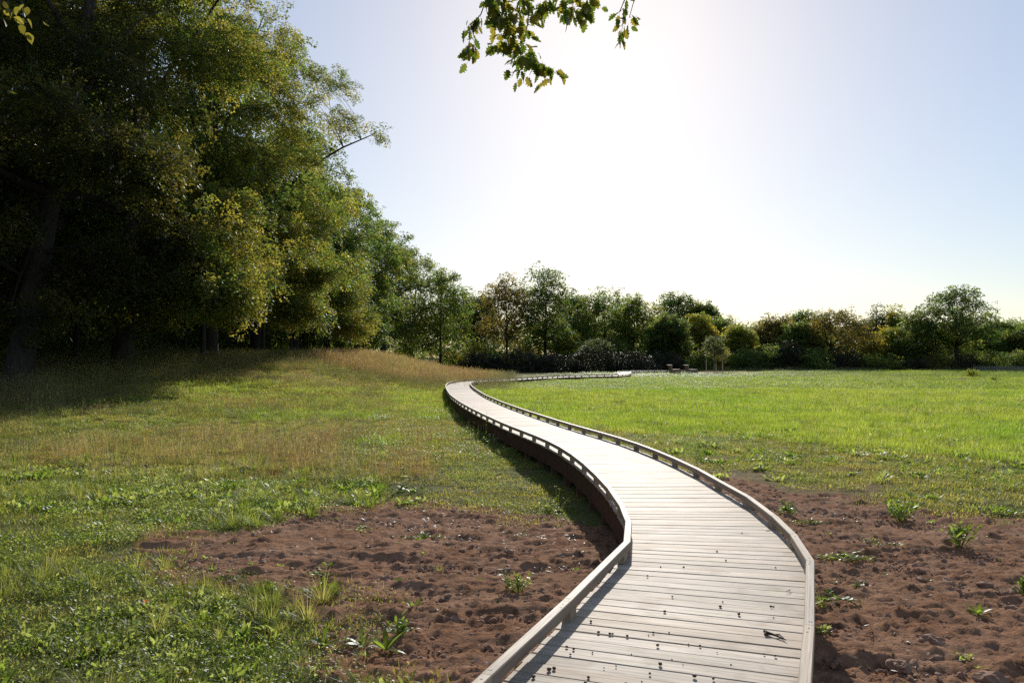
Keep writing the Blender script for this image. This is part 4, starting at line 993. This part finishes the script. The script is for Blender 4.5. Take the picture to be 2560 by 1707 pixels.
# grass tufts
S_ = []
P, r = sow(-8.5, 0, 3.2, 9.0, 22, lambda x, y: nosoil(x, y) & left(x, y) & ndens(x, y, .9, .36, 4), seed=11); S_.append((P, sc3(r, len(P), .5, 1.15)))
P, r = sow(-12, 0, 8, 16.5, 9, lambda x, y: nosoil(x, y) & left(x, y) & ~dens(x, y, TURF_L) & ndens(x, y, .6, .42, 9), seed=12); S_.append((P, sc3(r, len(P), .6, 1.2)))
P, r = sow(3, 18, 12, 24, 3.2, lambda x, y: nosoil(x, y) & ~sparse(x, y) & ndens(x, y, .45, .50, 2), seed=13); S_.append((P, sc3(r, len(P), .5, 1.1)))
P, r = sow(-32, -1, 17, 56, 2.0, lambda x, y: nosoil(x, y) & left(x, y) & ~dens(x, y, TURF_L) & ndens(x, y, .3, .48, 12), seed=14); S_.append((P, sc3(r, len(P), .7, 1.4)))
P, r = sow(-1, 4, 16, 60, 4, lambda x, y: path_dist(x, y) < 1.15, seed=15); S_.append((P, sc3(r, len(P), .4, .8)))
u_, v_ = 0, 0
P, r = sow(1, 40, 18, 48, 1.3, lambda x, y: ~left(x, y) & ndens(x, y, .5, .52, 37), seed=121); S_.append((P, sc3(r, len(P), .7, 1.4)))
put("grass_tufts", 'tuft', S_, "loose grass tufts growing among the weeds")
# leafy weeds
S_ = []
P, r = sow(-8.5, 0, 3.2, 9, 40, lambda x, y: nosoil(x, y) & left(x, y) & ndens(x, y, .8, .38, 21), seed=16); S_.append((P, sc3(r, len(P), .4, 1.15)))
P, r = sow(-12, 0, 9, 15.5, 13, lambda x, y: nosoil(x, y) & left(x, y) & ~dens(x, y, TURF_L) & ndens(x, y, .7, .42, 25), seed=17); S_.append((P, sc3(r, len(P), .6, 1.4)))
P, r = sow(4, 16, 10, 17, 8, lambda x, y: nosoil(x, y) & ~sparse(x, y) & ndens(x, y, .6, .50, 28), seed=18); S_.append((P, sc3(r, len(P), .5, 1.1)))
P, r = sow(-4, 10, 4, 11, 2.4, lambda x, y: is_soil(x, y) & ndens(x, y, .9, .62, 31), seed=19); S_.append((P, sc3(r, len(P), .3, .6)))
P, r = sow(-11, -2.2, 10.8, 14.5, 17, lambda x, y: nosoil(x, y) & left(x, y) & ~dens(x, y, TURF_L) & (y < 13.6 + .25 * x * 0) & ndens(x, y, .9, .50, 29), seed=119); S_.append((P, sc3(r, len(P), .8, 1.5)))
P, r = sow(2, 24, 14, 24, 3.0, lambda x, y: nosoil(x, y) & ~left(x, y) & ndens(x, y, .7, .56, 33), seed=120); S_.append((P, sc3(r, len(P), .9, 1.7)))
put("leafy_weeds", 'weed', S_, "broad-leaved weeds crowding the lower left ground")
S_ = []
P, r = sow(-11, 0, 3.2, 14, 24, lambda x, y: nosoil(x, y) & left(x, y) & ~dens(x, y, TURF_L) & ndens(x, y, .7, .42, 41), seed=20); S_.append((P, sc3(r, len(P), .6, 1.1)))
P, r = sow(-20, 0, 14, 34, 3.0, lambda x, y: nosoil(x, y) & left(x, y) & ndens(x, y, .4, .5, 43), seed=21); S_.append((P, sc3(r, len(P), .9, 1.7)))
P, r = sow(3, 18, 10, 22, 4, lambda x, y: nosoil(x, y) & ~sparse(x, y) & ndens(x, y, .5, .5, 45), seed=22); S_.append((P, sc3(r, len(P), .6, 1.2)))
put("leafy_mat", 'clover', S_, "small-leaved leafy ground cover on the left")
# seedlings, fallen leaves, clods and pebbles on the bare soil
P, r = sow(-4.5, 10, 3.4, 12.5, 9, lambda x, y: is_soil(x, y) & ndens(x, y, .9, .50, 51), seed=23)
P2, r2 = sow(-2.2, .6, 3.4, 5.2, 60, lambda x, y: is_soil(x, y) & ndens(x, y, 1.6, .50, 51), margin=.76, seed=24)
put("seedlings", 'seedling', [(P, sc3(r, len(P), .6, 1.4)), (P2, sc3(r2, len(P2), .4, .9))], "tiny seedlings dotting the bare soil")
P, r = sow(-4.5, 10, 4.0, 13, 8, lambda x, y: is_soil(x, y) & ndens(x, y, .8, .55, 55), seed=25)
P2, r2 = sow(-3.5, .8, 8.0, 13.2, 9, lambda x, y: is_soil(x, y) & ndens(x, y, .7, .46, 57), seed=26)
P3, r3 = sow(-9, 0, 4, 12, 6, lambda x, y: nosoil(x, y) & left(x, y) & ndens(x, y, .8, .5, 59), seed=27); P3[:, 2] += .05
put("dead_leaves", 'litter', [(P, sc3(r, len(P), .5, 1.2)), (P2, sc3(r2, len(P2), .6, 1.4)), (P3, sc3(r3, len(P3), .5, 1.0))], "pale dead leaves lying on the soil")
P, r = sow(-5, 10.5, 3.4, 13.5, 200, lambda x, y: is_soil(x, y) & ndens(x, y, 1.4, .47, 61), seed=28); s1 = r.random(len(P)) ** 5 * .075 + .010
P2, r2 = sow(-4.5, 9, 3.4, 12, 300, lambda x, y: is_soil(x, y), seed=29); s2 = (r2.random(len(P2)) ** 3 * .024 + .007) * (.8 + P2[:, 1] * .05)
put("soil_clods", 'clod', [(P, np.c_[s1, s1, s1]), (P2, np.c_[s2, s2, s2])], "crumbly clods scattered over the bare soil", 1.0)
P, r = sow(-4.5, 10, 3.6, 13, 7, lambda x, y: is_soil(x, y), seed=30); s1 = r.random(len(P)) ** 3 * .03 + .008
put("pebbles", 'pebble', [(P, np.c_[s1, s1, s1])], "small pale pebbles on the bare soil", 1.0)
# dry seeding grass: over the mound, in a band of the left meadow and along the wood
S_ = []
P, r = sow(-24, 1, 46, 84, 3.8, mound, seed=31); S_.append((P, sc3(r, len(P), 1.0, 1.5, .95)))
P, r = sow(-15, 0, 13.5, 22, 1.5, lambda x, y: nosoil(x, y) & ~dens(x, y, TURF_L) & ndens(x, y, .35, .50, 71), seed=32); S_.append((P, sc3(r, len(P), .7, 1.05, .8)))
P, r = sow(-10.5, -1.6, 13.5, 22, 2.6, lambda x, y: ndens(x, y, .6, .50, 75), seed=132); S_.append((P, sc3(r, len(P), .6, 1.05, .7)))
P, r = sow(-28, -3, 26, 52, 1.2, lambda x, y: nosoil(x, y) & ndens(x, y, .2, .46, 73) & ~lushL(x, y), seed=33); S_.append((P, sc3(r, len(P), .9, 1.3, .6)))
put("dry_red_grass", 'dry', S_, "reddish dry seeding grass over the mound and meadow")
S_ = []
P, r = sow(-28, 1, 47, 90, 1.2, lambda x, y: (x < 0) & (y > 44 - x * .4), seed=34); S_.append((P, sc3(r, len(P), 1.1, 1.6, .75)))
P, r = sow(-2, 18, 84, 116, .8, lambda x, y: (x < 6 + (y - 84) * .25) & left(x, y), seed=35); S_.append((P, sc3(r, len(P), 1.8, 2.6, .7)))
P, r = sow(-36, -10, 20, 75, 1.6, lambda x, y: (x < -15.2 + .8 * fbm(x, y * .3, 2)), seed=36); S_.append((P, sc3(r, len(P), 1.0, 1.5, 1.0)))
P, r = sow(-16, 0, 13, 44, 1.6, lambda x, y: nosoil(x, y) & ndens(x, y, .25, .52, 77) & ~lushL(x, y) & ~dens(x, y, TURF_L), seed=37); S_.append((P, sc3(r, len(P), .7, 1.0, .6)))
P, r = sow(-6, 100, 130, 142, .5, None, seed=38); S_.append((P, sc3(r, len(P), 2.0, 3.0, .35)))
put("straw_grass", 'straw', S_, "pale straw grass at the wood edge and behind the mound")
P, r = sow(-12, 0, 5, 24, 2.4, lambda x, y: nosoil(x, y) & left(x, y), seed=39); P2, r2 = sow(1, 25, 13, 40, .5, nosoil, seed=40)
put("yellow_flowers", 'flower', [(P, sc3(r, len(P), .6, 1.2)), (P2, sc3(r2, len(P2), .8, 1.4))], "tiny yellow flowers among the grass")
# pale flecks standing in for glints of sunlight all over the field
me_ = MB(); 
for i in range(6): me_.strip((0, 0, .16), i, .8, .012, .010, .4, 1, peak=0)
proto_coll('glint', [me_.mesh("kit", M['litter'])])
P, r = sow(-1, 70, 17, 90, 1.6, lambda x, y: lushF(x, y), seed=41); s1 = r.uniform(.5, 1.0, len(P)) * (1 + P[:, 1] * .012)
put("pale_glint_flecks", 'glint', [(P, np.c_[s1, s1, np.full(len(P), .9)])], "pale flecks standing in for sun glints over the green field")
# ------------------------------------------------------------ single plants standing on the soil, acorns, twigs
def G2(px, py, h=EYE): d = h * F / (py - HY); x = (px - 1280) / F * d; return x, d, gz(x, d) - .004
def plant_mesh(kind, r):
    m = MB(); U = r.uniform
    if kind == 'rosette':
        for i in range(int(U(11, 17))): m.strip((0, 0, .004), i * 2.4 + U(-.3, .3), U(.35, 1.15), U(.09, .17), U(.022, .036), U(.1, .8), 5, peak=.66, roll=U(-.3, .3))
    elif kind == 'bushy':
        for i in range(16):
            a = U(0, 6.28); q = U(0, .07); h = U(.04, .15); b = Vector((cos(a) * q, sin(a) * q, 0)); t = b * 1.9 + Vector((0, 0, h)); m.tube([b * .4, t], [.003, .002], 3, False)
            for k in range(7): m.strip(b.lerp(t, U(.3, 1)), U(0, 6.28), U(.4, 1.4), U(.03, .065), U(.014, .024), U(.1, .8), 3, peak=.5, roll=U(-.4, .4))
    elif kind == 'tuft':
        for _ in range(60): a = U(0, 6.28); m.strip((cos(a) * .02, sin(a) * .02, 0), a, U(.05, .9), U(.09, .22), .005, U(.3, 1.2), 4, peak=0)
    elif kind == 'pointed':
        m.tube([(0, 0, 0), (.01, 0, .45)], [.006, .002], 4, False)
        for k in range(70):
            z = U(.02, .45); L = .15 * (1.05 - z / .5); m.strip((.01 * z, 0, z), U(0, 6.28), U(.6, 1.5), L * U(.6, 1.1), .04 * (1.1 - z), U(.2, 1.0), 3, peak=.4, roll=U(-.3, .3))
    elif kind == 'stalk':
        m.tube([(0, 0, 0), (.02, .01, .5), (-.02, 0, .95)], [.006, .0045, .002], 5, False)
        for k in range(26): z = U(.02, .9) ** 1.3; m.strip((0, 0, z), U(0, 6.28), U(.3, 1.1), U(.05, .13) * (1.1 - z), .018, U(.1, .9), 3, peak=.4)
    elif kind == 'spreading':
        for i in range(7):
            a = U(0, 6.28); L = U(.12, .3); P = [Vector((0, 0, .01)), Vector((cos(a) * L * .5, sin(a) * L * .5, .035)), Vector((cos(a) * L, sin(a) * L, .02))]; m.tube(P, [.003, .0025, .0015], 3, False)
            for k in range(9): t = U(.1, 1); m.strip(P[0].lerp(P[2], t) + Vector((0, 0, .02)), a + U(-1.6, 1.6), U(.8, 1.5), U(.03, .055), U(.018, .028), U(.1, .7), 3, peak=.55, roll=U(-.5, .5))
    return m.mesh("leaves", M['weed'] if kind not in ('tuft',) else M['grass2'])
def plant(px, py, kind, scale, label, name="weed", mat=None):
    x, y, z = G2(px, py); r = np.random.default_rng(int(px * 7 + py)); root = empty(name, (x, y, z), label, "weed" if name == "weed" else "plant")
    me = plant_mesh(kind, r)
    if mat: me.materials.clear(); me.materials.append(M[mat])
    obj("leaves", me, root, rot=(0, 0, r.uniform(0, 6.28)), scale=scale); return root
PL = [(1034,1512,'rosette',.8,"small upright rosette in the middle of the left soil patch"),(909,1606,'rosette',1.15,"spiky rosette with long leaves near the bottom of the left soil"),
 (968,1616,'rosette',1.25,"wide rosette touching the spiky one on the left soil"),(1008,1575,'bushy',1.1,"bushy weed just above the wide rosette on the left soil"),(909,1640,'rosette',.7,"single small rosette below the spiky one"),
 (810,1430,'spreading',.9,"flat bright weed in the upper part of the left soil"),(843,1486,'bushy',.5,"little weed casting a pointed shadow on the left soil"),(1295,1470,'bushy',1.25,"leafy weed with a hanging shadow nearest the boardwalk on the left"),
 (1098,1422,'tuft',.6,"tiny grass tuft on the left soil"),(812,1602,'rosette',1.0,"rosette at the edge between the left weeds and the soil"),(725,1537,'rosette',.85,"low rosette in front of the left weed bed"),
 (1045,1340,'spreading',1.0,"low sprawling weed with pale leaves in the upper left soil"),(890,1322,'spreading',.9,"small sprawling weed near the top of the left soil"),(1370,1268,'bushy',1.3,"bright leafy weed in the boardwalk's shadow edge"),
 (2245,1300,'bushy',1.7,"dense round weed highest on the right soil"),(2391,1362,'bushy',1.7,"second dense weed to the right on the right soil"),(1970,1284,'bushy',1.3,"dark low weed close to the right rail"),
 (2022,1308,'spreading',.9,"flat weed beside the dark one near the right rail"),(2113,1388,'spreading',1.2,"sprawling weed in the middle of the right soil"),(2201,1362,'spreading',.9,"small dark weed between the two dense ones"),
 (2438,1527,'rosette',.95,"bright green rosette with a strong shadow at lower right"),(2273,1464,'rosette',.5,"tiny fresh rosette on the right soil"),(2136,1465,'bushy',.55,"thin two-leaved weed right of the rail bend"),
 (2070,1497,'spreading',1.5,"leafy mat pressed against the right rail"),(2050,1510,'tuft',.8,"yellowish grass at the foot of the right rail"),(2105,1400,'spreading',1.2,"pale-leaved weed above the mat by the right rail"),
 (2550,1480,'bushy',.9,"weed cut by the right edge of the photo"),(2500,1285,'spreading',1.6,"flat weeds at the border of soil and grass on the far right"),
 (1008,1222,'pointed',1.0,"pointed dark green weed standing at the top of the left soil"),(1040,1226,'spreading',1.8,"sprawling leaves around the pointed weed"),
 (929,1200,'stalk',1.0,"tallest thin stalk with narrow leaves on the left"),(846,1165,'stalk',.75,"shorter thin stalk left of the tallest one"),(1216,1108,'stalk',.85,"yellowing stalk beside the boardwalk's rusty side"),
 (1182,1072,'stalk',.7,"stalk at the foot of the far left side boards"),(1285,1118,'stalk',.55,"small stalk nearest the dark side boards")]
for px, py, k, s_, lab in PL: plant(px, py, k, s_, lab, "weed" if k != 'stalk' else "plant_stalk")
plant(705, 1125, 'stalk', .62, "dark brown dead stalk standing in the left meadow", "plant_stalk", 'dry'); plant(634, 1108, 'stalk', .5, "reddish dead stalk left of the dark brown one", "plant_stalk", 'dry')
# flowering plant in the shadow edge
x, y, z = G2(1393, 1262); fl = empty("flowering_plant", (x, y, z), "yellow-flowered plant at the edge of the boardwalk's shadow", "plant")
obj("leaves", plant_mesh('spreading', np.random.default_rng(4)), fl, scale=1.3); m = MB(); mf = MB(); r = np.random.default_rng(9)
for (ax, ay, h) in ((-.18, 0, .26), (-.02, .05, .36), (.03, -.03, .33), (.22, .0, .27), (.28, .05, .22)):
    m.tube([(0, 0, 0), (ax * .5, ay, h * .6), (ax, ay, h)], [.004, .003, .002], 4, False)
    for i in range(9): mf.strip((ax, ay, h), i * .7, r.uniform(.3, 1.3), .028, .016, .2, 1, peak=0)
    for i in range(5): m.strip((ax * r.uniform(.3, .9), ay, h * r.uniform(.3, .9)), r.uniform(0, 6), .8, .05, .02, .5, 3, peak=.5)
obj("stem", m.mesh("stem", M['weed']), fl); obj("flower_head", mf.mesh("flower_head", M['yellow']), fl)
# orange flower in the lower left weeds
for px, py, hh, lab in ((368, 1556, .17, "orange flower among the lower left grass"), (24, 1384, .14, "small orange flower at the left edge")):
    x, y, z = G2(px, py); m = MB(); m.tube([(0, 0, 0), (.01, 0, hh)], [.003, .002], 4, False); fo = empty("orange_flower", (x, y, z), lab, "flower"); obj("stem", m.mesh("stem", M['weed']), fo)
    mf = MB()
    for i in range(12): mf.strip((.01, 0, hh), i * .53, r.uniform(.3, 1.4), .03 if px > 100 else .016, .014, .2, 2, peak=.5)
    obj("flower_head", mf.mesh("flower_head", M['orange']), fo)
# big clods one can pick out on the right soil
for i, (px, py, sz, lab) in enumerate([(2316,1600,.13,"largest dark clod standing up from the lower right soil"),(2297,1446,.09,"clod above the tiny fresh rosette"),(2360,1452,.11,"broad cracked clod right of the tiny fresh rosette"),(2455,1460,.10,"rough clod near the right edge above the bright rosette"),
    (2520,1518,.09,"dark clod by the right edge beside the bright rosette"),(2240,1660,.13,"crumbling clod at the bottom right"),(2465,1690,.15,"broken clod at the very bottom near the right edge"),(2150,1452,.10,"dark clod with a leaf leaning on it, right of the rail"),
    (1010,1520,.04,"small clod left of the little upright rosette"),(1145,1450,.07,"dark lump in the middle of the left soil")]):
    x, y, z = G2(px, py); o = obj("clod", lump(np.random.default_rng(i + 40), M['clod'], 3, .55, .45), None, (x, y, z + .012), (0, 0, i), (sz * 1.2, sz, sz)); tag(o, lab, "clod", "large clods on the bare soil")
# acorns on the planks
AC = [(1768,426,1),(1622,534,1.25),(1674,587,1.1),(1292,624,.9),(1427,628,1.3),(1964,628,.9),(1215,678,1.2),(1360,798,1),(1654,829,1),(1640,857,1.4),(1935,857,1.4),(1950,858,1.1),(1748,902,1.6),(1315,886,1.4),(884,943,1.3),
 (928,1006,1.3),(994,1015,1.3),(1010,1015,1.1),(1096,1027,1.2),(1248,1007,1.1),(1340,1007,.8),(1273,1083,1.5),(743,1091,1.2),(783,1103,1.3),(1520,1083,1),(1453,1073,.7),(1958,1142,1.1),(1288,1193,1.7),(640,1225,1.8),(669,1218,1.6),
 (549,1266,1.6),(869,1268,1.2),(1227,1245,1.1),(1487,1262,1.6),(1597,1275,1.2),(851,1300,1.2),(1087,1303,1.1),(764,1133,.9),(893,1122,.8),(1893,1130,.8),(1950,918,.7),(1220,1020,.6),(1030,1200,.7),(1356,1160,.6),(1700,1190,.6),(1120,1130,.6),(960,1210,.6),(1420,1190,.5),(1620,1120,.5),(1180,1290,.7)]
bm = bmesh.new(); bmesh.ops.create_icosphere(bm, subdivisions=2, radius=.5)
for v in bm.verts: v.co.x *= 1.25; v.co.z *= .95; v.co += Vector((0, 0, .47))
ame = bpy.data.meshes.new("acorn"); bm.to_mesh(ame); bm.free(); ame.materials.append(M['acorn'])
ACO = []; ACB = []
for i, (zx, zy, s_) in enumerate(AC):
    px, py = 1100 + .4252 * zx, 1150 + .4252 * zy; d = (EYE - DECK) * F / (py - HY); x = (px - 1280) / F * d; s_ *= .0118
    o = ACO.append((py, px, len(ACO))) or obj("acorn", ame, None, (x, d, DECK + .002), (0, 0, i * 1.7), (s_, s_, s_)); ACB.append(o)
ones = "first second third fourth fifth sixth seventh eighth ninth tenth eleventh twelfth thirteenth fourteenth fifteenth sixteenth seventeenth eighteenth nineteenth".split()
def ordinal(n):
    if n < 20: return ones[n - 1]
    t = ("twent", "thirt", "fort", "fift")[n // 10 - 2]; return t + "ieth" if n % 10 == 0 else t + "y-" + ones[n % 10 - 1]
for k, (py, px, i) in enumerate(sorted(ACO, reverse=True)):
    o = ACB[i]; dl = np.min(np.hypot(CEN[:, 0] + CN[:, 0] * -HW - o.location.x, CEN[:, 1] + CN[:, 1] * -HW - o.location.y)) / (2 * HW)
    side = "close to the left rail" if dl < .25 else "left of the deck's middle" if dl < .5 else "right of the deck's middle" if dl < .78 else "close to the right rail"
    tag(o, "dark acorn, %s up from the photo's bottom edge, %s" % (ordinal(k + 1), side), "acorn", "acorns fallen on the boardwalk")
def dk(zx, zy): px, py = 1100 + .4252 * zx, 1150 + .4252 * zy; d = (EYE - DECK) * F / (py - HY); return Vector(((px - 1280) / F * d, d, DECK + .012))
m = MB(); m.tube([dk(1895, 1005), dk(1930, 1018), dk(1965, 1030), dk(2022, 1055)], [.009, .008, .006, .003], 6); m.tube([dk(1905, 1005), dk(1900, 1022), dk(1935, 1025)], [.007, .007, .003], 5); m.tube([dk(1960, 1025), dk(1985, 1024), dk(2010, 1045)], [.005, .004, .002], 5)
tag(obj("twig", m.mesh("twig", M['twigbark'])), "dark broken twig lying near the right rail of the boardwalk", "twig")
m = MB(); m.strip(dk(1898, 408), 0.1, 1.35, .07, .03, .5, 4, peak=.5); tag(obj("dead_leaf", m.mesh("dead_leaf", M['acorn'])), "brown curled leaf on the planks near the right rail", "leaf")
m = MB(); m.tube([dk(2020, 775), dk(2050, 762), dk(2040, 778)], [.002, .002, .0015], 4); tag(obj("twig", m.mesh("twig", M['twigbark'])), "thin forked stalk on the planks near the right rail", "twig")
